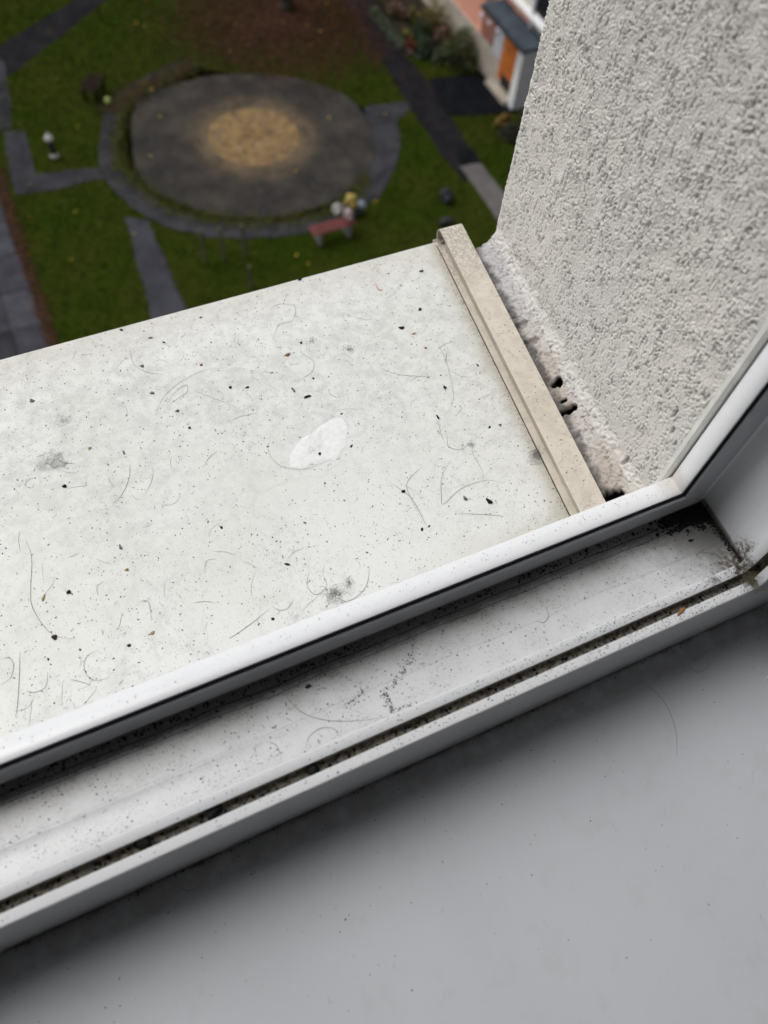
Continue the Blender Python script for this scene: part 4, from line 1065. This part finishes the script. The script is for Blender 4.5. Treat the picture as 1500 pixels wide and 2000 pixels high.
hair([(540, 595), (575, 597), (572, 625), (545, 635), (532, 665)], ASL, ZS, 'wavy hair near the outer sill edge, left of centre', .0001)
hair([(745, 720), (780, 732), (850, 737)], ASL, ZS, 'thin dark straight hair right of centre', .00012)
hair([(695, 620), (715, 625), (727, 623)], ASL, ZS, 'short grey hair above right of centre', .0001)
hair([(835, 650), (860, 680), (878, 730), (885, 780), (868, 815)], ASL, ZS, 'long faint hair descending in the right third of the sill', .00009, M_HAIRL)
hair([(855, 822), (862, 850), (866, 860)], ASL, ZS, 'short hair hanging from a black crumb at right')
hair([(873, 845), (876, 872), (900, 878), (915, 868)], ASL, ZS, 'check mark shaped hair at right')
hair([(881, 898), (863, 930), (862, 968), (866, 985), (900, 955), (950, 938), (985, 945)], ASL, ZS, 'tall forked hair near the end cap, lower right')
hair([(824, 912), (800, 935), (795, 955), (815, 1000)], ASL, ZS, 'bent hair crossing a crumb, lower right')
hair([(760, 942), (785, 958), (805, 975), (820, 1002), (832, 1025)], ASL, ZS, 'dark hair starting at the crumb and running to the frame, lower right', .00013)
hair([(898, 1003), (940, 1005), (985, 1008)], ASL, ZS, 'straight horizontal hair by the frame near the end cap')
hair([(920, 868), (925, 890), (940, 915), (945, 930)], ASL, ZS, 'thin wavy hair between forked hair and end cap', .00009)
hair([(558, 1355), (570, 1375), (600, 1398), (650, 1410), (720, 1408), (800, 1394)], AR, surf('rebate'), 'long pale hair bowing along the rebate', .00011, M_HAIRL)
hair([(597, 1462), (605, 1440), (625, 1425), (650, 1425), (668, 1445)], AR, surf('rebate'), 'arched hair in the rebate left of centre', .00011)
hair([(523, 1450), (540, 1458), (549, 1480)], AR, surf('rebate'), 'quarter circle hair in the rebate', .00011)
hair([(615, 1351), (628, 1345), (640, 1347)], AR, surf('rebate'), 'tiny arc hair beside the black triangle chip', .00012)
hair([(1045, 1215), (1060, 1218), (1070, 1205), (1065, 1190)], AR, surf('rebate'), 'small fish hook hair on the right of the rebate', .00012)
hair([(1415, 1110), (1408, 1095), (1390, 1085), (1365, 1081), (1357, 1090), (1372, 1097)], AR, surf('rebate'), 'looped hair near the rebate corner', .00012)
hair([(1245, 1325), (1280, 1352), (1305, 1385), (1320, 1430), (1322, 1480)], ARM, surf('room'), 'long bowed hair on the pale room sill', .00012)
hair([(1346, 1296), (1352, 1308), (1365, 1313), (1380, 1305), (1383, 1285)], ARM, surf('room'), 'U shaped hair on the room sill at right', .0001)
hair([(352, 1732), (365, 1740), (382, 1733)], ARM, surf('room'), 'small dark hair arc on the room sill at lower left', .00014)
# anonymous fine hairs
def fine(name, n_, fn, zf, lab, r=(.00005, .00009), Lr=(.004, .02), mat=M_HAIRL):
    V = []; Fs = []
    for i in range(n_):
        x_, y_ = fn(); g = random.uniform(0, 6.28); L = random.uniform(*Lr); cur = random.gauss(0, 130) if random.random() < .75 else 0; pts = []
        ns = 10; s_ = L / ns
        for k in range(ns + 1):
            pts.append((x_, y_, zf(x_, y_) + .00015)); x_ += s_ * math.cos(g); y_ += s_ * math.sin(g); g += cur * s_ + random.gauss(0, .08)
            if zf is ZS and (y_ > YE - .002 or y_ < .15 or x_ > cap_l(y_)): break
        if len(pts) > 3: tube(V, Fs, pts, random.uniform(*r), 3)
    return tag(link(name, mesh(name, V, Fs), mat), lab, None, None, 'stuff')
fine('fine_hairs', 260, on_sill, ZS, 'fine pale hairs scattered over the outer sill')
fine('dark_fibres', 420, on_sill, ZS, 'tiny dark fibres on the outer sill', (.00006, .0001), (.001, .004), M_HAIR)
fine('rebate_fibres', 120, in_reb, surf('rebate'), 'tiny fibres in the rebate', (.00005, .0001), (.001, .006), M_HAIR)
fine('room_fibres', 40, roomf, surf('room'), 'tiny fibres on the room sill', (.00005, .00008), (.001, .004), M_HAIR)
fine('cap_fibres', 30, capf, surf('cap'), 'tiny fibres on the beige end cap', (.00005, .00008), (.002, .008), M_HAIR)
def gap_f():
    y_ = random.uniform(.16, .40); return cap_r(y_) + random.uniform(.003, .013), y_
V = []; Fs = []
for i in range(26):
    x_, y_ = gap_f(); pts = []; g = random.gauss(1.5, .35)
    for k in range(9): pts.append((x_, y_, sill_z(y_) + .0150 + .008 * ((x_ - cap_r(y_)) / .017))); x_ += .0012 * math.cos(g); y_ += .0018 * math.sin(g); g += random.gauss(0, .25)
    tube(V, Fs, pts, .00008, 3)
tag(link('joint_fibres', mesh('joint_fibres', V, Fs), flat('brown_fibre', (.20, .14, .09), .8)), 'brown fibres caught in the crumbling joint', None, None, 'stuff')

def crumb(px, py, at_fn, L, Wd, H, ang, mat, label, cat='crumb', name='crumb', seed=0, zf=None):
    p = at_fn(px, py); z_ = zf(p[0], p[1]) if zf else p[2]
    bm = bmesh.new(); bmesh.ops.create_icosphere(bm, subdivisions=2, radius=1); rg = np.random.default_rng(seed + int(px * 7 + py)); ph = rg.uniform(0, 6.28, 4)
    for v_ in bm.verts:
        k = 1 + .22 * math.sin(3.1 * v_.co.x + ph[0]) + .2 * math.sin(4 * v_.co.y + ph[1]) + rg.uniform(-.08, .08)
        v_.co = Vector((v_.co.x * L / 2 * k, v_.co.y * Wd / 2 * k, max(0, v_.co.z * H * k + H * .35)))
    me = bpy.data.meshes.new(name); bm.to_mesh(me); bm.free(); me.polygons.foreach_set('use_smooth', [True] * len(me.polygons))
    o = link(name, me, mat); o.location = (p[0], p[1], z_); o.rotation_euler.z = math.radians(ang); return tag(o, label, cat)
M_SEED = flat('orange_brown_seed', (.36, .16, .05), .6, .25, 600); M_RUST = flat('rust_chip', (.36, .11, .05), .7, .2, 600); M_OCH = flat('ochre_flake', (.42, .27, .09), .7, .2, 600)
M_TANC = flat('tan_husk', (.46, .34, .18), .7, .25, 500); M_DBR = flat('dark_brown_crumb', (.055, .028, .018), .8, .3, 500)
mm = .001
for a in [
 (562, 693, 5.2, 2.2, 1.2, 12, M_SEED, 'orange brown seed right of centre near the outer edge', 'seed', 'seed'),
 (393, 713, 2.6, 1.8, .8, 20, M_RUST, 'small rusty red chip left of the orange seed', 'chip', 'paint_chip'),
 (175, 876, 3.0, 2.0, .7, 40, M_OCH, 'ochre flake right of the grey smudge', 'flake', 'flake'),
 (85, 1167, 4.0, 2.0, 1.0, 60, M_TANC, 'tan husk at lower left beside the long arching hair', 'husk', 'husk'),
 (247, 1113, 2.4, 1.6, 1.0, 0, M_TANC, 'small tan husk below the half of the sill, alone', 'husk', 'husk'),
 (298, 1236, 3.4, 1.6, .9, 20, M_TANC, 'pale tan husk close to the frame lip', 'husk', 'husk'),
 (107, 1245, 2.6, 3.6, 1.6, 10, M_DBR, 'dark brown crumb under the long arching hair', 'crumb', 'crumb'),
 (134, 1157, 2.6, 2.2, 1.4, 0, M_SOOT, 'black crumb right of the tan husk at lower left', 'crumb', 'crumb'),
 (126, 950, 3.6, 2.0, 1.4, -25, M_SOOT, 'black crumb below the grey smudge at left', 'crumb', 'crumb'),
 (585, 546, 3.6, 2.0, 1.3, 20, M_SOOT, 'black crumb lying right on the outer edge of the sill', 'crumb', 'crumb'),
 (823, 530, 3.2, 1.8, 1.0, 0, M_SOOT, 'dark crumb at upper right, nearest the curled cap nose', 'crumb', 'crumb'),
 (820, 605, 3.0, 2.0, 1.2, 40, M_SOOT, 'dark crumb at upper right, above the black oval one', 'crumb', 'crumb'),
 (784, 641, 4.0, 2.4, 1.4, -20, M_SOOT, 'glossy black oval crumb at upper right', 'crumb', 'crumb'),
 (808, 652, 2.8, 1.9, .8, 0, M_OCH, 'ochre flake just below the black oval crumb', 'flake', 'flake'),
 (831, 680, 1.8, 1.8, .8, 0, M_RUST, 'tiny rusty chip right of the ochre flake', 'chip', 'paint_chip'),
 (600, 775, 4.4, 2.4, 1.4, 0, M_SOOT, 'long black crumb between orange seed and bird dropping', 'crumb', 'crumb'),
 (573, 762, 2.0, 3.6, 1.0, 10, M_GREYD, 'upright grey flake beside the long black crumb', 'flake', 'flake'),
 (450, 757, 2.6, 1.8, 1.0, 0, M_SOOT, 'left of two black crumbs level with the orange seed', 'crumb', 'crumb'),
 (482, 757, 3.2, 1.6, .8, 0, M_SOOT, 'right of two dark crumbs, flattened and winged', 'crumb', 'crumb'),
 (588, 670, 2.2, 1.4, .8, 0, M_SOOT, 'small dark crumb above the orange seed', 'crumb', 'crumb'),
 (869, 757, 2.4, 2.4, 1.4, 0, M_SOOT, 'round black crumb on the faint descending hair', 'crumb', 'crumb'),
 (855, 815, 1.6, 3.4, 1.2, 0, M_SOOT, 'narrow upright black crumb in the right third', 'crumb', 'crumb'),
 (624, 887, 2.0, 3.2, 1.2, -30, M_SOOT, 'black crumb on the edge of the bird dropping', 'crumb', 'crumb'),
 (788, 960, 2.2, 2.6, 1.3, 0, M_SOOT, 'black crumb where two hairs meet, lower right', 'crumb', 'crumb'),
 (908, 974, 2.2, 4.0, 1.2, 5, M_GREYD, 'upright dark flake left of the tufted one near the cap', 'flake', 'flake'),
 (955, 980, 3.2, 4.6, 1.6, 20, M_SOOT, 'tufted black crumb near the foot of the end cap', 'crumb', 'crumb'),
 (298, 768, 3.4, 2.0, 1.0, -35, M_GREYD, 'grey flake under the long curved hair, upper left', 'flake', 'flake'),
 (63, 783, 4.6, 2.2, .9, -40, M_GREYD, 'slanting grey flake in the upper left corner area', 'flake', 'flake'),
 (278, 715, 2.4, 3.4, .9, 20, M_GREYD, 'upright grey flake near the drooping hair', 'flake', 'flake'),
 (346, 803, 2.4, 2.0, 1.0, 0, M_GREYD, 'round grey crumb under the tangled hair loop', 'crumb', 'crumb'),
 (370, 836, 1.6, 1.8, 1.0, 0, M_SOOT, 'tiny round black crumb left of centre', 'crumb', 'crumb'),
 (242, 884, 1.6, 2.6, .9, 0, M_GREYD, 'small grey flake above the S curved hair', 'flake', 'flake'),
 (235, 1069, 1.6, 4.0, 1.0, 5, M_GREYD, 'upright grey flake in the lower left quarter', 'flake', 'flake'),
 (252, 1261, 1.8, 1.8, 1.1, 0, M_SOOT, 'round black crumb close above the frame lip at left', 'crumb', 'crumb')]:
    crumb(a[0], a[1], at_sill, a[2] * mm, a[3] * mm, a[4] * mm * .7, a[5], a[6], a[7], a[8], a[9])
GR_ = lambda px, py: at(px, py, -T0 - LEDGE_D - .0060)
crumb(280, 1647, GR_, .0075, .0065, .004, 10, M_SOOT, 'leftmost of three black clots in the narrow groove', 'clot', 'soot_clot')
crumb(421, 1587, GR_, .0075, .006, .0035, 20, M_SOOT, 'middle one of three black clots in the narrow groove', 'clot', 'soot_clot')
crumb(612, 1503, GR_, .0065, .0065, .0035, 0, M_SOOT, 'rightmost of three black clots in the narrow groove', 'clot', 'soot_clot')
crumb(603, 1341, AR, .0042, .0024, .0012, -10, M_DBR, 'black brown wedge shaped chip in the rebate', 'chip', 'wedge_chip')
crumb(42, 1668, AR, .0026, .0026, .001, 0, M_SOOT, 'round black crumb at the left end of the rebate', 'crumb', 'crumb')
crumb(1048, 1270, AR, .0028, .0018, .0009, 0, M_GREYD, 'grey crumb in the rebate right of centre', 'crumb', 'crumb')
# grey felt smudges
def fluff(px, py, at_fn, zf, r, n_, mat, label, name='fluff', tall=.002, cat='fluff'):
    p = at_fn(px, py); V = []; Fs = []
    for i in range(n_):
        x_, y_ = p[0] + random.gauss(0, r * .45), p[1] + random.gauss(0, r * .45); g = random.uniform(0, 6.28); z0 = random.uniform(0, tall); pts = []
        for k in range(7): pts.append((x_, y_, zf(x_, y_) + .0001 + z0 * math.sin(math.pi * k / 6))); x_ += r * .18 * math.cos(g); y_ += r * .18 * math.sin(g); g += random.gauss(0, .8)
        tube(V, Fs, pts, .00007, 3)
    return tag(link(name, mesh(name, V, Fs), mat), label, cat)
fluff(107, 902, at_sill, ZS, .007, 22, M_GREYD, 'grey fluffy smudge at the left of the sill', tall=.0008)
fluff(127, 822, at_sill, ZS, .005, 12, M_GREYD, 'small grey fluff above the larger smudge', tall=.0008)
fluff(655, 1162, at_sill, ZS, .006, 60, M_HAIR, 'dark fluff beside the frame lip, lower centre')
fluff(682, 1138, at_sill, ZS, .0035, 24, M_HAIR, 'little grey fluff above right of the dark one')
fluff(684, 682, at_sill, ZS, .003, 26, M_HAIR, 'dark winged tuft in the upper middle of the sill', tall=.0012)
fluff(610, 664, at_sill, ZS, .0028, 16, M_HAIR, 'tiny upright tuft left of the winged one', tall=.0012)
fluff(1050, 890, at_sill, ZS, .006, 70, M_GREYD, 'grey cobweb fluff caught on the end cap edge', tall=.003)
fluff(918, 868, at_sill, ZS, .003, 20, M_GREYD, 'pale grey fluff knot on the check mark hair')
M_TUFT = flat('brown_tuft', (.17, .14, .09), .9, .4, 400)
AL = lambda px, py: at(px, py, -T0 - LEDGE_D); ZLd = surf('ledge')
fluff(1472, 1130, AL, ZLd, .0065, 220, M_TUFT, 'brown fibrous tuft plugging the lower right frame corner', 'fibre_tuft', .004)
fluff(1441, 1108, AL, ZLd, .0018, 36, M_TUFT, 'pale fibres at the welded corner of the inner strip', 'fibre_tuft', .002)
fluff(1392, 1135, AL, ZLd, .005, 34, M_HAIR, 'dark fibres spread on the inner strip before the corner', 'fibre_tuft', .0008)
# bird dropping: thin white crust with scratches
pp = [(567, 914), (565, 897), (575, 876), (580, 868), (593, 853), (614, 845), (620, 836), (638, 824), (657, 814), (676, 822), (681, 842), (675, 853), (677, 868), (664, 886), (656, 901), (640, 899), (626, 908), (608, 906), (596, 918), (580, 914)]
q = smooth_closed([at_sill(*p)[:2] for p in pp], 1); c_ = sum(q) / len(q)
V = [(c_[0], c_[1], sill_z(c_[1]) + .0004)]; Fs = []; n_ = len(q); NRg = 6
for r_ in range(1, NRg + 1):
    for p in q:
        t = r_ / NRg; w_ = p * t + c_ * (1 - t); V.append((w_[0] + random.gauss(0, .0002), w_[1] + random.gauss(0, .0002), sill_z(w_[1]) + (.00035 + random.uniform(0, .00015) if r_ < NRg else .0001)))
Fs = [(0, 1 + k, 1 + (k + 1) % n_) for k in range(n_)]
for r_ in range(NRg - 1):
    for k in range(n_): a = 1 + r_ * n_ + k; b = 1 + r_ * n_ + (k + 1) % n_; Fs.append((a, a + n_, b + n_, b))
M_DROP = flat('chalk_white', (.84, .85, .845), .9, .06, 300)
drop = tag(link('bird_dropping', mesh('bird_dropping', V, Fs, True), M_DROP), 'dried white bird dropping with dark scratches in the middle of the sill', 'bird dropping')
V = []; Fs = []
for i in range(26):
    a = at_sill(random.uniform(606, 632), random.uniform(832, 880)); b = a + np.array([-.0045, -.0045, 0]) * random.uniform(.4, 1.3)
    tube(V, Fs, [(a[0], a[1], sill_z(a[1]) + .0006), (b[0], b[1], sill_z(b[1]) + .0006)], .0001, 3)
o = link('scratches', mesh('scratches', V, Fs), M_GREYD, drop); o['kind'] = 'stuff'
# red thread, rust spot, white crumb
V = []; Fs = []; tube(V, Fs, hair_pts([at_sill(*p) for p in ((733, 552), (738, 565), (748, 567))], ZS), .0004, 5)
tag(link('red_thread', mesh('red_thread', V, Fs, True), flat('faded_red_thread', (.70, .30, .23), .7)), 'short faded red thread near the outer edge of the sill', 'thread')
crumb(1330, 1195, AL, .006, .003, .0005, 20, flat('rust_stain', (.26, .14, .05), .9), 'rusty spot on the front strip near the corner', 'rust spot', 'rust_spot', zf=ZLd)
o = box('plastic_clip', (-.004, -.0045, 0), (.004, .0045, .004), M_WHT, None, .001, 2); p = at(1503, 1336, ZB); o.location = tuple(p); o.location.x += .003
tag(o, 'small white plastic piece at the right end of the room sill', 'clip')
